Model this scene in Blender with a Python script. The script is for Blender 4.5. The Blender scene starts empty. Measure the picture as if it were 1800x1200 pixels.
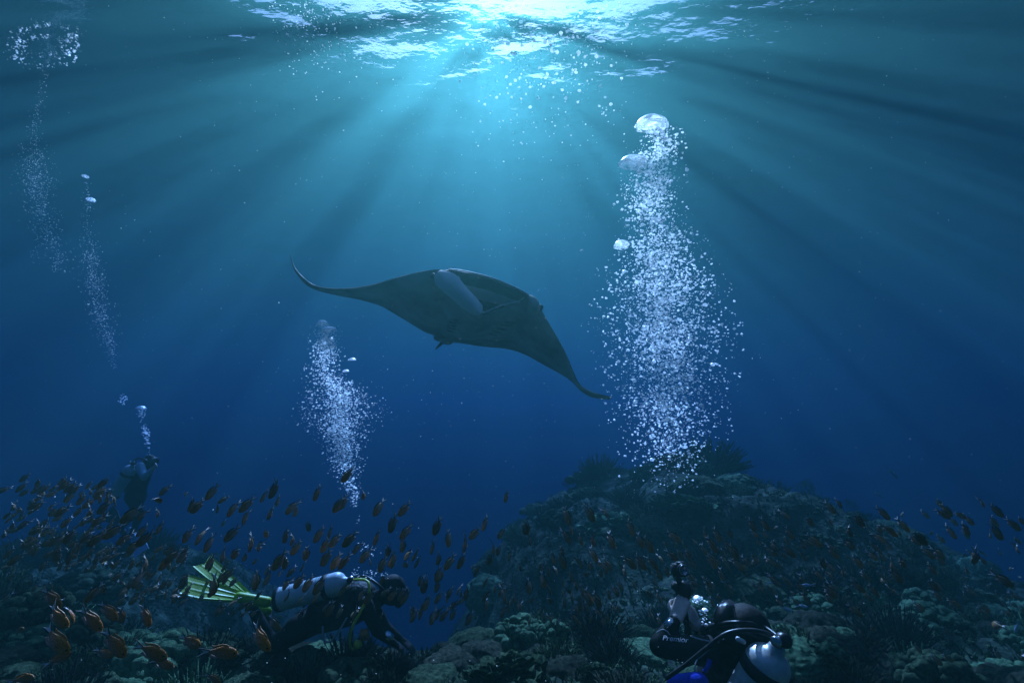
import bpy, bmesh, math, random
from mathutils import Vector, Matrix, Euler, Quaternion, noise
import numpy as np

# ------------------------------------------------------------------ camera, sky, sun, exposure
scene = bpy.context.scene
COL = scene.collection
PITCH = math.radians(10.0)
F = 900.0                                   # focal length in photo pixels (1800 wide)
cam_data = bpy.data.cameras.new("camera")
cam_data.sensor_width = 36.0
cam_data.lens = 18.0
cam_data.clip_start = 0.02
cam_data.clip_end = 500.0
cam = bpy.data.objects.new("camera", cam_data)
cam.location = (0, 0, 0)
cam.rotation_euler = (math.radians(90) + PITCH, 0, 0)
COL.objects.link(cam)
scene.camera = cam

SUN_EL = math.radians(42.8)
SUN_AZ = math.radians(-3.0)                 # from +Y towards +X
world = bpy.data.worlds.new("World")
scene.world = world
world.use_nodes = True
wn = world.node_tree.nodes
wl = world.node_tree.links
sky = wn.new("ShaderNodeTexSky")
sky.sky_type = 'NISHITA'
sky.sun_disc = False
sky.sun_elevation = SUN_EL
sky.sun_rotation = SUN_AZ
wl.new(sky.outputs[0], wn["Background"].inputs[0])
wn["Background"].inputs[1].default_value = 0.05

sun_data = bpy.data.lights.new("sun", 'SUN')
sun_data.energy = 5.0
sun_data.angle = math.radians(0.5)
sun_data.color = (1.0, 0.95, 0.80)
sun = bpy.data.objects.new("sun", sun_data)
sun_dir = Vector((math.sin(SUN_AZ) * math.cos(SUN_EL), math.cos(SUN_AZ) * math.cos(SUN_EL), math.sin(SUN_EL)))
sun.rotation_euler = (-sun_dir).to_track_quat('-Z', 'Y').to_euler()
sun.location = sun_dir * 60
COL.objects.link(sun)

vs = scene.view_settings
vs.view_transform = 'Standard'
vs.look = 'None'
vs.gamma = 1.0
vs.use_curve_mapping = False
vs.exposure = 2.2
cy = scene.cycles
cy.use_denoising = True
try:
    cy.denoiser = 'OPENIMAGEDENOISE'
    cy.denoising_input_passes = 'RGB_ALBEDO_NORMAL'
    cy.denoising_prefilter = 'ACCURATE'
except Exception:
    pass
cy.max_bounces = 6
cy.diffuse_bounces = 2
cy.glossy_bounces = 2
cy.transmission_bounces = 4
cy.transparent_max_bounces = 8
cy.volume_bounces = 2
cy.caustics_reflective = False
cy.caustics_refractive = False
cy.sample_clamp_indirect = 4.0

SURF = 6.5                                   # height of the water surface above the camera


def P(px, py, d):
    """photo pixel + depth along the view axis -> world point"""
    x = (px - 900.0) / F * d
    u = (600.0 - py) / F * d
    c, s = math.cos(PITCH), math.sin(PITCH)
    return Vector((x, d * c - u * s, d * s + u * c))


# ------------------------------------------------------------------ helpers
def mat(name, nodes_fn=None, base=(0.5, 0.5, 0.5), rough=0.6, metallic=0.0, spec=0.5):
    m = bpy.data.materials.new(name)
    m.use_nodes = True
    b = m.node_tree.nodes["Principled BSDF"]
    b.inputs["Base Color"].default_value = (*base, 1)
    b.inputs["Roughness"].default_value = rough
    b.inputs["Metallic"].default_value = metallic
    b.inputs["Specular IOR Level"].default_value = spec
    if nodes_fn:
        nodes_fn(m.node_tree, b)
    return m


def link(o, parent=None):
    COL.objects.link(o)
    if parent is not None:
        o.parent = parent
    return o


def tag(o, label=None, cat=None, group=None, kind=None):
    if label: o["label"] = label
    if cat: o["category"] = cat
    if group: o["group"] = group
    if kind: o["kind"] = kind
    return o


def mesh_obj(name, verts, faces, material, parent=None, smooth=True, mat_ids=None, link_it=True):
    me = bpy.data.meshes.new(name)
    me.from_pydata([tuple(v) for v in verts], [], faces)
    mats = material if isinstance(material, (list, tuple)) else [material]
    for m in mats:
        me.materials.append(m)
    if mat_ids is not None:
        me.polygons.foreach_set("material_index", mat_ids)
    if smooth:
        me.polygons.foreach_set("use_smooth", [True] * len(me.polygons))
    me.update()
    o = bpy.data.objects.new(name, me)
    if link_it:
        link(o, parent)
    return o


# ------------------------------------------------------------------ water: surface seen from below, and the water body itself
def wave(x, y):
    v = Vector((x, y, 0))
    h = 0.05 * noise.noise(v * 0.22 + Vector((3, 1, 0)))
    h += 0.026 * noise.noise(Vector((x * 0.6 + 9, y * 0.85, 0)))
    h += 0.023 * noise.noise(Vector((x * 1.5, y * 1.9 + 5, 2)))
    h += 0.016 * noise.noise(Vector((x * 3.4, y * 4.6, 7)))
    return h


def build_surface():
    xs = np.concatenate([np.linspace(-90, -24, 16), np.linspace(-23.8, 23.8, 300), np.linspace(24, 90, 16)])
    ys = np.concatenate([np.linspace(-60, -3, 16), np.linspace(-2.8, 28, 260), np.linspace(28.4, 90, 24)])
    nx, ny = len(xs), len(ys)
    verts = [(x, y, SURF + wave(x, y)) for y in ys for x in xs]
    faces = [(j * nx + i, j * nx + i + 1, (j + 1) * nx + i + 1, (j + 1) * nx + i) for j in range(ny - 1) for i in range(nx - 1)]
    m = bpy.data.materials.new("water_surface")
    m.use_nodes = True
    nt = m.node_tree
    nt.nodes.clear()
    N, L = nt.nodes.new, nt.links.new
    out = N("ShaderNodeOutputMaterial")
    mix = N("ShaderNodeMixShader")
    tr = N("ShaderNodeBsdfTransparent")
    gl = N("ShaderNodeBsdfGlossy")
    gl.inputs["Roughness"].default_value = 0.06
    fr = N("ShaderNodeFresnel")
    fr.inputs["IOR"].default_value = 1.33
    tc = N("ShaderNodeTexCoord")
    mp = N("ShaderNodeMapping")
    mp.inputs["Scale"].default_value = (1.0, 1.6, 1.0)
    nz = N("ShaderNodeTexNoise")
    nz.inputs["Scale"].default_value = 3.2
    nz.inputs["Detail"].default_value = 3
    bp = N("ShaderNodeBump")
    bp.inputs["Strength"].default_value = 1.0
    bp.inputs["Distance"].default_value = 0.013
    L(tc.outputs["Object"], mp.inputs[0]); L(mp.outputs[0], nz.inputs["Vector"])
    L(nz.outputs["Fac"], bp.inputs["Height"])
    L(bp.outputs[0], fr.inputs["Normal"]); L(bp.outputs[0], gl.inputs["Normal"])
    L(fr.outputs[0], mix.inputs[0]); L(tr.outputs[0], mix.inputs[1]); L(gl.outputs[0], mix.inputs[2])
    L(mix.outputs[0], out.inputs["Surface"])
    o = mesh_obj("water_surface", verts, faces, m)
    tag(o, kind="structure")


build_surface()

# scattering and absorption per metre (red, green, blue): a broad lobe, and a strong forward lobe as sea water has
SC = (0.0, 0.0043, 0.0056)
SF = (0.0030, 0.0066, 0.0046)
AB = (0.150, 0.098, 0.043)
G1, G2 = 0.10, 0.78


def build_haze():
    D = 0.4
    m = bpy.data.materials.new("haze")
    m.use_nodes = True
    nt = m.node_tree
    nt.nodes.clear()
    out = nt.nodes.new("ShaderNodeOutputMaterial")
    add = nt.nodes.new("ShaderNodeAddShader")
    for k, (sc, g, share) in enumerate(((SC, G1, 0.7), (SF, G2, 0.3))):
        pv = nt.nodes.new("ShaderNodeVolumePrincipled")
        pv.inputs["Density"].default_value = D
        pv.inputs["Anisotropy"].default_value = g
        col = [s / D for s in sc]
        ac = [max(0.0, 1 - a * share / (D * (1 - c))) ** 2 for a, c in zip(AB, col)]
        pv.inputs["Color"].default_value = (*col, 1)
        pv.inputs["Absorption Color"].default_value = (*ac, 1)
        nt.links.new(pv.outputs[0], add.inputs[k])
    nt.links.new(add.outputs[0], out.inputs["Volume"])
    bm = bmesh.new()
    bmesh.ops.create_cube(bm, size=1.0)
    me = bpy.data.meshes.new("haze")
    x0, x1, y0, y1, z0, z1 = -95, 95, -65, 95, -22, SURF + 0.6
    for v in bm.verts:
        v.co = ((x0 + x1) / 2 + v.co.x * (x1 - x0), (y0 + y1) / 2 + v.co.y * (y1 - y0), (z0 + z1) / 2 + v.co.z * (z1 - z0))
    bm.to_mesh(me)
    bm.free()
    me.materials.append(m)
    o = link(bpy.data.objects.new("haze", me))
    tag(o, "clear blue sea water filling the whole scene", "water", kind="stuff")


build_haze()


# ------------------------------------------------------------------ seabed
def sstep(a, b, x):
    t = min(1.0, max(0.0, (x - a) / (b - a)))
    return t * t * (3 - 2 * t)


def seabed_base(x, y):
    z = -1.92 - 0.015 * x - 0.16 * math.exp(-((x + 1.6) / 1.3) ** 2)
    z -= 0.5 * (1 - sstep(1.5, 3.6, y))
    # drop-off behind the near ridge
    drop = sstep(5.0, 7.0, y) * (1 - 0.85 * sstep(-0.9, 1.6, x) * (1 - 0.7 * sstep(5.4, 7.6, x)))
    z -= drop * 2.9
    z -= sstep(9, 30, y) * 6.0
    # reef shoulder far left
    left = 1 - sstep(-6.0, -2.6, x)
    z += left * drop * 2.35 * (1 - sstep(9, 18, y))
    z += left * 0.22 * sstep(3.5, 5, y)
    # coral mound right of the middle, falling gently to the left and running on to the right
    g = 1 - sstep(-1.6, 3.6, x)
    top = -1.0 - (0.085 * max(0, x - 3.6) + 0.27 * max(0, x - 4.7)) - 1.15 * g - 0.16 * max(0, 9.5 - y)
    top += 0.20 * math.exp(-(((x - 3.4) / 1.3) ** 2 + ((y - 11.0) / 1.6) ** 2))
    top += 0.34 * noise.noise(Vector((x * 0.75 + 4.0, y * 0.6, 1.7))) * sstep(6.5, 9, y)
    k = (1 - sstep(11.6, 15.5, y)) * sstep(5.2, 8.2, y) * sstep(-2.4, 0.6, x) * (1 - 0.75 * sstep(7.5, 12, x))
    z = z * (1 - k) + max(top, z) * k
    return z


def seabed_h(x, y):
    z = seabed_base(x, y)
    v = Vector((x, y, 0.3 * z))
    z += 0.22 * noise.noise(v * 0.9) + 0.19 * (0.35 - abs(noise.noise(v * 1.9 + Vector((5, 2, 1)))))
    n = noise.noise(v * 4.7)
    z += 0.075 * abs(n) + 0.035 * noise.noise(v * 9.0) + 0.018 * noise.noise(v * 19.0)
    return z


def nodes_reef(dark, mid, light, scale=6.0):
    def fn(nt, b):
        N, L = nt.nodes.new, nt.links.new
        tc = N("ShaderNodeTexCoord")
        geo = N("ShaderNodeObjectInfo")
        add = N("ShaderNodeVectorMath"); add.operation = 'ADD'
        L(tc.outputs["Object"], add.inputs[0]); L(geo.outputs["Location"], add.inputs[1])
        n1 = N("ShaderNodeTexNoise"); n1.inputs["Scale"].default_value = scale; n1.inputs["Detail"].default_value = 6
        n2 = N("ShaderNodeTexVoronoi"); n2.inputs["Scale"].default_value = scale * 7
        L(add.outputs[0], n1.inputs["Vector"]); L(add.outputs[0], n2.inputs["Vector"])
        cr = N("ShaderNodeValToRGB")
        e = cr.color_ramp.elements
        e[0].position = 0.33; e[0].color = (*dark, 1)
        e[1].position = 0.68; e[1].color = (*light, 1)
        m_ = e.new(0.5); m_.color = (*mid, 1)
        L(n1.outputs["Fac"], cr.inputs[0])
        L(cr.outputs[0], b.inputs["Base Color"])
        bp = N("ShaderNodeBump"); bp.inputs["Strength"].default_value = 0.7; bp.inputs["Distance"].default_value = 0.02
        L(n2.outputs["Distance"], bp.inputs["Height"]); L(bp.outputs[0], b.inputs["Normal"])
    return fn


M_seabed = mat("seabed", nodes_reef((0.012, 0.018, 0.012), (0.035, 0.052, 0.03), (0.10, 0.14, 0.075), 3.0), rough=0.9, spec=0.1)
M_olive = mat("coral_olive", nodes_reef((0.02, 0.035, 0.015), (0.06, 0.10, 0.04), (0.14, 0.20, 0.085), 9), rough=0.85, spec=0.1)
M_teal = mat("coral_green", nodes_reef((0.04, 0.09, 0.04), (0.11, 0.22, 0.09), (0.22, 0.38, 0.16), 7), rough=0.8, spec=0.15)
M_brown = mat("coral_brown", nodes_reef((0.02, 0.02, 0.012), (0.05, 0.055, 0.03), (0.11, 0.11, 0.06), 9), rough=0.9, spec=0.1)
M_dark = mat("coral_dark", nodes_reef((0.008, 0.010, 0.010), (0.02, 0.025, 0.022), (0.04, 0.05, 0.045), 9), rough=0.9, spec=0.1)
M_pale = mat("coral_pale", nodes_reef((0.10, 0.13, 0.05), (0.35, 0.42, 0.20), (0.60, 0.65, 0.38), 12), rough=0.8, spec=0.15)


def build_seabed():
    xs = np.concatenate([np.linspace(-88, -10, 30), np.arange(-9.7, 9.9, 0.055), np.linspace(10.2, 88, 30)])
    ys = np.concatenate([np.linspace(-58, 1.2, 24), np.arange(1.5, 14.5, 0.055), np.linspace(14.8, 88, 40)])
    nx, ny = len(xs), len(ys)
    verts = [(x, y, seabed_h(x, y)) for y in ys for x in xs]
    faces = [(j * nx + i, j * nx + i + 1, (j + 1) * nx + i + 1, (j + 1) * nx + i) for j in range(ny - 1) for i in range(nx - 1)]
    o = mesh_obj("seabed", verts, faces, M_seabed)
    tag(o, kind="structure")


build_seabed()


# ------------------------------------------------------------------ corals
def catmull(pts, n):
    """resample a list of equal-length tuples with a Catmull-Rom spline to n samples"""
    a = [np.array(p, float) for p in pts]
    m = len(a)
    out = []
    for i in range(n):
        t = i * (m - 1) / (n - 1)
        k = min(int(t), m - 2)
        u = t - k
        p0, p1, p2, p3 = a[max(k - 1, 0)], a[k], a[k + 1], a[min(k + 2, m - 1)]
        out.append(0.5 * (2 * p1 + (p2 - p0) * u + (2 * p0 - 5 * p1 + 4 * p2 - p3) * u * u + (3 * p1 - p0 - 3 * p2 + p3) * u ** 3))
    return out


class MB:
    def __init__(s):
        s.v, s.f = [], []

    def add(s, verts, faces):
        b = len(s.v)
        s.v.extend(verts)
        s.f.extend([tuple(i + b for i in f) for f in faces])

    def tube(s, pts, rad, n=5, cap=True):
        b = len(s.v)
        pts = [Vector(p) for p in pts]
        m = len(pts)
        prev = None
        for i, p in enumerate(pts):
            t = (pts[min(i + 1, m - 1)] - pts[max(i - 1, 0)])
            t = t.normalized() if t.length > 1e-9 else Vector((0, 0, 1))
            a = prev if prev is not None else (Vector((1, 0, 0)) if abs(t.x) < 0.8 else Vector((0, 1, 0)))
            u = (a - t * a.dot(t)).normalized()
            prev = u
            w = t.cross(u)
            r = rad[i] if isinstance(rad, (list, tuple)) else rad
            for k in range(n):
                th = 2 * math.pi * k / n
                s.v.append(p + (u * math.cos(th) + w * math.sin(th)) * r)
        for i in range(m - 1):
            for k in range(n):
                k2 = (k + 1) % n
                s.f.append((b + i * n + k, b + i * n + k2, b + (i + 1) * n + k2, b + (i + 1) * n + k))
        if cap:
            s.f.append(tuple(b + k for k in reversed(range(n))))
            s.f.append(tuple(b + (m - 1) * n + k for k in range(n)))

    def build(s, name, material, parent=None, smooth=True):
        return mesh_obj(name, s.v, s.f, material, parent, smooth)

    def data(s, name, material, smooth=True):
        o = mesh_obj(name, s.v, s.f, material, None, smooth, link_it=False)
        me = o.data
        bpy.data.objects.remove(o)
        return me


def ico(sub):
    bm = bmesh.new()
    bmesh.ops.create_icosphere(bm, subdivisions=sub, radius=1.0)
    vs_ = [v.co.copy() for v in bm.verts]
    fs_ = [tuple(v.index for v in f.verts) for f in bm.faces]
    bm.free()
    return vs_, fs_


ICO1, ICO2, ICO3, ICO4, ICO5 = ico(1), ico(2), ico(3), ico(4), ico(5)
rng = random.Random(7)


def coral_boulder(seed, m):
    mb = MB()
    off = Vector((seed * 3.1, seed * 1.7, 0))
    vs_ = []
    for v in ICO5[0]:
        d = 1 + 0.22 * noise.noise(v * 1.6 + off) + 0.16 * abs(noise.noise(v * 4.0 + off)) + 0.07 * abs(noise.noise(v * 9 + off)) + 0.03 * noise.noise(v * 22 + off)
        p = v * d
        vs_.append(Vector((p.x, p.y, p.z * 0.62)))
    mb.add(vs_, ICO5[1])
    return mb.data("coral_head", m)


def coral_knobs(seed, m):
    r = random.Random(seed)
    mb = MB()
    for i in range(70):
        th = r.uniform(0, 2 * math.pi)
        rr = math.sqrt(r.random()) * 0.95
        z = 0.62 * math.sqrt(max(0, 1 - rr * rr)) * r.uniform(0.6, 1.1)
        s = r.uniform(0.13, 0.27)
        c = Vector((rr * math.cos(th), rr * math.sin(th), z - 0.1))
        off = Vector((i, seed, 0))
        mb.add([c + Vector((v.x * s, v.y * s, v.z * s * 0.8)) * (1 + 0.25 * noise.noise(v * 2 + off)) for v in ICO3[0]], ICO3[1])
    return mb.data("coral_knobs", m)


def coral_bush(seed, m, n=170, ln=(0.3, 0.75), rad=0.035):
    r = random.Random(seed)
    mb = MB()
    for i in range(n):
        th = r.uniform(0, 2 * math.pi)
        el = math.asin(r.uniform(0.08, 1.0))
        d = Vector((math.cos(th) * math.cos(el), math.sin(th) * math.cos(el), math.sin(el)))
        L_ = r.uniform(*ln) * 1.1
        st = Vector((d.x * 0.25, d.y * 0.25, 0.0))
        bend = Vector((r.uniform(-.12, .12), r.uniform(-.12, .12), 0.14))
        p1 = st + d * L_ * 0.55
        p2 = st + d * L_ + bend
        mb.tube([st, p1, p2], [rad * 1.3, rad, rad * 0.45], 5)
        for q in range(3):
            t = r.uniform(0.35, 0.9)
            s0 = st.lerp(p2, t)
            d2 = (d + Vector((r.uniform(-1, 1), r.uniform(-1, 1), r.uniform(-.4, .9))) * 0.8).normalized()
            mb.tube([s0, s0 + d2 * r.uniform(0.09, 0.2)], [rad * 0.75, rad * 0.3], 4)
    return mb.data("coral_bush", m)


def coral_cabbage(seed, m):
    r = random.Random(seed)
    mb = MB()
    for i in range(34):
        th0 = r.uniform(0, 2 * math.pi)
        rr = math.sqrt(r.random()) * 0.9
        c = Vector((rr * math.cos(th0), rr * math.sin(th0), 0.42 * (1 - rr * rr)))
        rad = r.uniform(0.22, 0.42)
        tilt = Euler((r.uniform(-.3, .3), r.uniform(-.3, .3), r.uniform(0, 6.28)))
        n, k = 22, 5
        vs_, fs_ = [], []
        for side in (0, 1):
            for a in range(k):
                for b in range(n):
                    th = 2 * math.pi * b / n
                    q = a / (k - 1)
                    z = 0.16 * q * q + 0.045 * q * math.sin(th * 5 + i) + 0.03 * q * noise.noise(Vector((th * 2, i, seed)))
                    rim = 1 + 0.12 * math.sin(th * 3 + i * 2) + 0.07 * math.sin(th * 7 + i)
                    p = Vector((math.cos(th) * q * rad * rim, math.sin(th) * q * rad * rim, z * 0.8 - side * (0.022 + 0.05 * (1 - q))))
                    p.rotate(tilt)
                    vs_.append(c + p)
        for side in (0, 1):
            o_ = side * n * k
            for a in range(k - 1):
                for b in range(n):
                    b2 = (b + 1) % n
                    f = (o_ + a * n + b, o_ + a * n + b2, o_ + (a + 1) * n + b2, o_ + (a + 1) * n + b)
                    fs_.append(f if side == 0 else tuple(reversed(f)))
        for b in range(n):
            b2 = (b + 1) % n
            fs_.append(((k - 1) * n + b, (k - 1) * n + b2, n * k + (k - 1) * n + b2, n * k + (k - 1) * n + b))
        mb.add(vs_, fs_)
    return mb.data("coral_cabbage", m)


def coral_fan(seed, m):
    r = random.Random(seed)
    mb = MB()

    def grow(p, ang, L_, rad, depth):
        q = p + Vector((math.sin(ang) * L_, r.uniform(-.02, .02), math.cos(ang) * L_))
        mb.tube([p, q], [rad, rad * 0.75], 4)
        if depth == 0:
            return
        for s in (-1, 1):
            grow(q, ang + s * r.uniform(0.14, 0.42), L_ * r.uniform(0.72, 0.95), rad * 0.72, depth - 1)
        if r.random() < 0.35:
            grow(q, ang + r.uniform(-.12, .12), L_ * 0.8, rad * 0.6, depth - 1)
    grow(Vector((0, 0, -0.1)), 0, 0.26, 0.030, 6)
    return mb.data("sea_fan", m)


CORAL = {
    "head_olive": coral_boulder(1, M_olive), "head_brown": coral_boulder(2, M_brown), "head_green": coral_boulder(3, M_teal),
    "knob_green": coral_knobs(4, M_teal), "knob_olive": coral_knobs(5, M_olive), "knob_pale": coral_knobs(6, M_pale),
    "bush_olive": coral_bush(7, M_olive), "bush_brown": coral_bush(8, M_brown), "bush_dark": coral_bush(9, M_dark, 220, (0.4, 1.0), 0.026),
    "bush_green": coral_bush(10, M_teal),
    "cabbage_green": coral_cabbage(11, M_teal), "cabbage_olive": coral_cabbage(12, M_olive),
    "fan_dark": coral_fan(13, M_dark), "fan_brown": coral_fan(14, M_brown),
}
CNAME = {"head": "boulder_coral", "knob": "lobed_coral", "bush": "branching_coral", "cabbage": "cabbage_coral", "fan": "sea_fan"}


def coral(kind, x, y, s, label, group, rz=None, sink=0.12, sz=1.0, z=None):
    o = bpy.data.objects.new(CNAME[kind.split("_")[0]], CORAL[kind])
    zz = seabed_h(x, y) if z is None else z
    o.location = (x, y, zz - sink * s)
    o.scale = (s, s, s * sz)
    o.rotation_euler = (rng.uniform(-.15, .15), rng.uniform(-.15, .15), rng.uniform(0, 6.28) if rz is None else rz)
    link(o)
    tag(o, label, "sea fan" if kind.startswith("fan") else "coral", group)
    return o


def ground_at(px, py, d0=3.0, d1=22.0):
    """first point of the seabed along a photo pixel's ray"""
    d = d0
    while d < d1:
        p = P(px, py, d)
        if p.z <= seabed_h(p.x, p.y):
            return p
        d += 0.04
    return None


LBL = {
    "head": ("{c} pitted boulder coral on the {w}", "{c} boulder corals on the {w}"),
    "knob": ("{c} lobed coral of rounded knobs on the {w}", "{c} lobed corals on the {w}"),
    "bush": ("{c} bushy branching coral on the {w}", "{c} branching corals on the {w}"),
    "cabbage": ("{c} cabbage coral of wavy plates on the {w}", "{c} cabbage corals on the {w}"),
    "fan": ("{c} lacy sea fan standing on the {w}", "{c} sea fans on the {w}"),
}


def scatter(n, xr, yr, kinds, sr, where, seed, mind=0.08):
    r = random.Random(seed)
    done = []
    tries = 0
    while len(done) < n and tries < n * 40:
        tries += 1
        x, y = r.uniform(*xr), r.uniform(*yr)
        if any((x - a) ** 2 + (y - b) ** 2 < (mind + 0.5 * c) ** 2 for a, b, c in done):
            continue
        # keep only what the camera can see
        if abs(x) > y * 1.04 + 0.3:
            continue
        s = r.uniform(*sr)
        k = r.choice(kinds)
        l, g = LBL[k.split("_")[0]]
        c_ = {"olive": "olive", "brown": "brown", "green": "green", "dark": "blackish", "pale": "pale"}[k.split("_")[1]]
        if s > sr[0] + 0.72 * (sr[1] - sr[0]):
            c_ = "large " + c_
        elif s < sr[0] + 0.3 * (sr[1] - sr[0]):
            c_ = "small " + c_
        coral(k, x, y, s, l.format(w=where, c=c_), g.format(w=where, c=c_), sz=r.uniform(0.8, 1.25))
        done.append((x, y, s))


NEAR = ["head_olive", "head_brown", "knob_olive", "knob_green", "bush_olive", "bush_brown", "bush_green", "bush_dark", "cabbage_olive"]
scatter(72, (-5.2, -1.2), (3.2, 5.6), NEAR, (0.13, 0.34), "reef below the yellow finned diver", 21)
scatter(66, (-1.2, 2.6), (3.7, 6.2), NEAR, (0.12, 0.30), "reef between the closest divers", 22)
scatter(70, (2.4, 6.8), (3.3, 6.6), NEAR, (0.12, 0.34), "reef beside the silver tank", 23)
scatter(30, (-9, -4.2), (5.6, 10.5), ["head_olive", "bush_olive", "bush_dark", "knob_olive", "cabbage_olive", "fan_dark"], (0.2, 0.5), "far left reef slope", 24)
scatter(100, (-0.6, 8.2), (6.2, 12.6), ["head_olive", "head_green", "bush_olive", "bush_brown", "bush_dark", "knob_olive", "cabbage_olive", "bush_green"], (0.16, 0.42), "coral mound", 25)
scatter(11, (1.2, 7.2), (9.6, 12.0), ["fan_dark", "fan_brown", "bush_dark"], (0.35, 0.65), "crest of the coral mound", 26, 0.3)

# ones that can be singled out
for (px, py, kind, s, label, sz) in [
    (1105, 935, "cabbage_green", 0.62, "large bright green cabbage coral on the front shoulder of the mound", 0.9),
    (1210, 905, "cabbage_green", 0.45, "smaller green cabbage coral behind the large bright one on the mound", 0.9),
    (915, 1140, "knob_green", 0.24, "green lobed coral head on the reef left of its smaller twin", 1.3),
    (975, 1136, "knob_green", 0.17, "small green lobed coral head right of its larger twin", 1.4),
    (1525, 1150, "knob_pale", 0.22, "pale yellow speckled coral lump to the right of the silver tank", 0.9),
    (1440, 1130, "cabbage_green", 0.34, "flat green plate coral beside the pale yellow coral lump", 0.5),
    (1400, 1190, "head_green", 0.30, "smooth pale green coral slope beside the silver tank", 0.6),
    (1130, 1150, "head_green", 0.22, "smooth green dome coral below the photographer's elbow", 0.8),
    (350, 1180, "knob_olive", 0.26, "brain-like lobed coral under the low orange fish", 0.8),
    (540, 1180, "head_green", 0.26, "green boulder coral beneath the yellow finned diver's knees", 0.8),
    (185, 1165, "knob_green", 0.30, "broad green knobby coral bank under the orange fish", 0.7),
    (1320, 1110, "bush_olive", 0.36, "wide bushy coral right behind the photographer's hood", 0.8),
]:
    p = ground_at(px, py)
    if p is not None:
        coral(kind, p.x, p.y + s * 0.5, s, label, "landmark corals", sz=sz)


# low turf of algae, sponges and rubble covering the rock
def build_turf():
    r = random.Random(5)
    vs_, fs_ = [], []
    n = 0
    while n < 16000:
        y = r.uniform(2.6, 12.5)
        x = r.uniform(-1.03, 1.03) * y
        if x > 9 or x < -9 or r.random() > 4.5 / y:
            continue
        z = seabed_h(x, y)
        n += 1
        c = Vector((x, y, z - 0.005))
        t = r.random()
        if t < 0.55:        # tuft of tapered blades
            for q in range(r.randint(3, 5)):
                a = r.uniform(0, 6.28)
                w = r.uniform(0.006, 0.014)
                h = r.uniform(0.03, 0.09)
                d = Vector((math.cos(a), math.sin(a), 0))
                u = Vector((-d.y, d.x, 0))
                b = len(vs_)
                tip = c + d * h * 0.6 + Vector((0, 0, h))
                vs_.extend([c + u * w, c - u * w, c + d * w * 1.6, tip])
                fs_.extend([(b, b + 1, b + 3), (b + 1, b + 2, b + 3), (b + 2, b, b + 3)])
        else:               # small lump
            s = r.uniform(0.015, 0.05)
            b = len(vs_)
            for v in ICO1[0]:
                k = s * r.uniform(0.7, 1.2)
                vs_.append(c + Vector((v.x * k, v.y * k, v.z * k * 0.8)))
            fs_.extend([tuple(i + b for i in f) for f in ICO1[1]])
    o = mesh_obj("reef_turf", vs_, fs_, M_olive, smooth=False)
    tag(o, "low turf of algae tufts and small rubble covering the reef", "reef turf", kind="stuff")


build_turf()


# ------------------------------------------------------------------ manta ray
def nodes_manta(c_a, c_b, bump=0.3):
    def fn(nt, b):
        N, L = nt.nodes.new, nt.links.new
        tc = N("ShaderNodeTexCoord")
        n1 = N("ShaderNodeTexNoise"); n1.inputs["Scale"].default_value = 2.6; n1.inputs["Detail"].default_value = 5
        n2 = N("ShaderNodeTexNoise"); n2.inputs["Scale"].default_value = 60; n2.inputs["Detail"].default_value = 3
        L(tc.outputs["Object"], n1.inputs["Vector"]); L(tc.outputs["Object"], n2.inputs["Vector"])
        cr = N("ShaderNodeValToRGB")
        cr.color_ramp.elements[0].position = 0.34; cr.color_ramp.elements[0].color = (*c_a, 1)
        cr.color_ramp.elements[1].position = 0.66; cr.color_ramp.elements[1].color = (*c_b, 1)
        L(n1.outputs["Fac"], cr.inputs[0])
        v = N("ShaderNodeTexVoronoi"); v.inputs["Scale"].default_value = 26
        L(tc.outputs["Object"], v.inputs["Vector"])
        sp = N("ShaderNodeMath"); sp.operation = 'LESS_THAN'; sp.inputs[1].default_value = 0.13
        L(v.outputs["Distance"], sp.inputs[0])
        sc = N("ShaderNodeMath"); sc.operation = 'MULTIPLY'; sc.inputs[1].default_value = 0.30
        L(sp.outputs[0], sc.inputs[0])
        mx = N("ShaderNodeMix"); mx.data_type = 'RGBA'
        L(sc.outputs[0], mx.inputs["Factor"]); L(cr.outputs[0], mx.inputs[6])
        mx.inputs[7].default_value = (0.5, 0.52, 0.5, 1)
        L(mx.outputs[2], b.inputs["Base Color"])
        bp = N("ShaderNodeBump"); bp.inputs["Strength"].default_value = bump; bp.inputs["Distance"].default_value = 0.01
        L(n2.outputs["Fac"], bp.inputs["Height"]); L(bp.outputs[0], b.inputs["Normal"])
    return fn


M_belly = mat("manta_belly", nodes_manta((0.24, 0.27, 0.25), (0.66, 0.68, 0.62)), rough=0.65, spec=0.25)
M_back = mat("manta_back", nodes_manta((0.022, 0.025, 0.027), (0.05, 0.052, 0.055)), rough=0.55, spec=0.3)
M_mouth = mat("manta_mouth", nodes_manta((0.012, 0.014, 0.016), (0.06, 0.065, 0.06)), rough=0.8, spec=0.1)
M_lip = mat("manta_lip", nodes_manta((0.80, 0.82, 0.82), (0.88, 0.9, 0.9)), rough=0.6, spec=0.25)
M_paddle = mat("manta_paddle", nodes_manta((0.80, 0.82, 0.82), (0.92, 0.93, 0.93)), rough=0.6, spec=0.25)
M_gill = mat("manta_gill", base=(0.06, 0.06, 0.06), rough=0.8)


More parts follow.
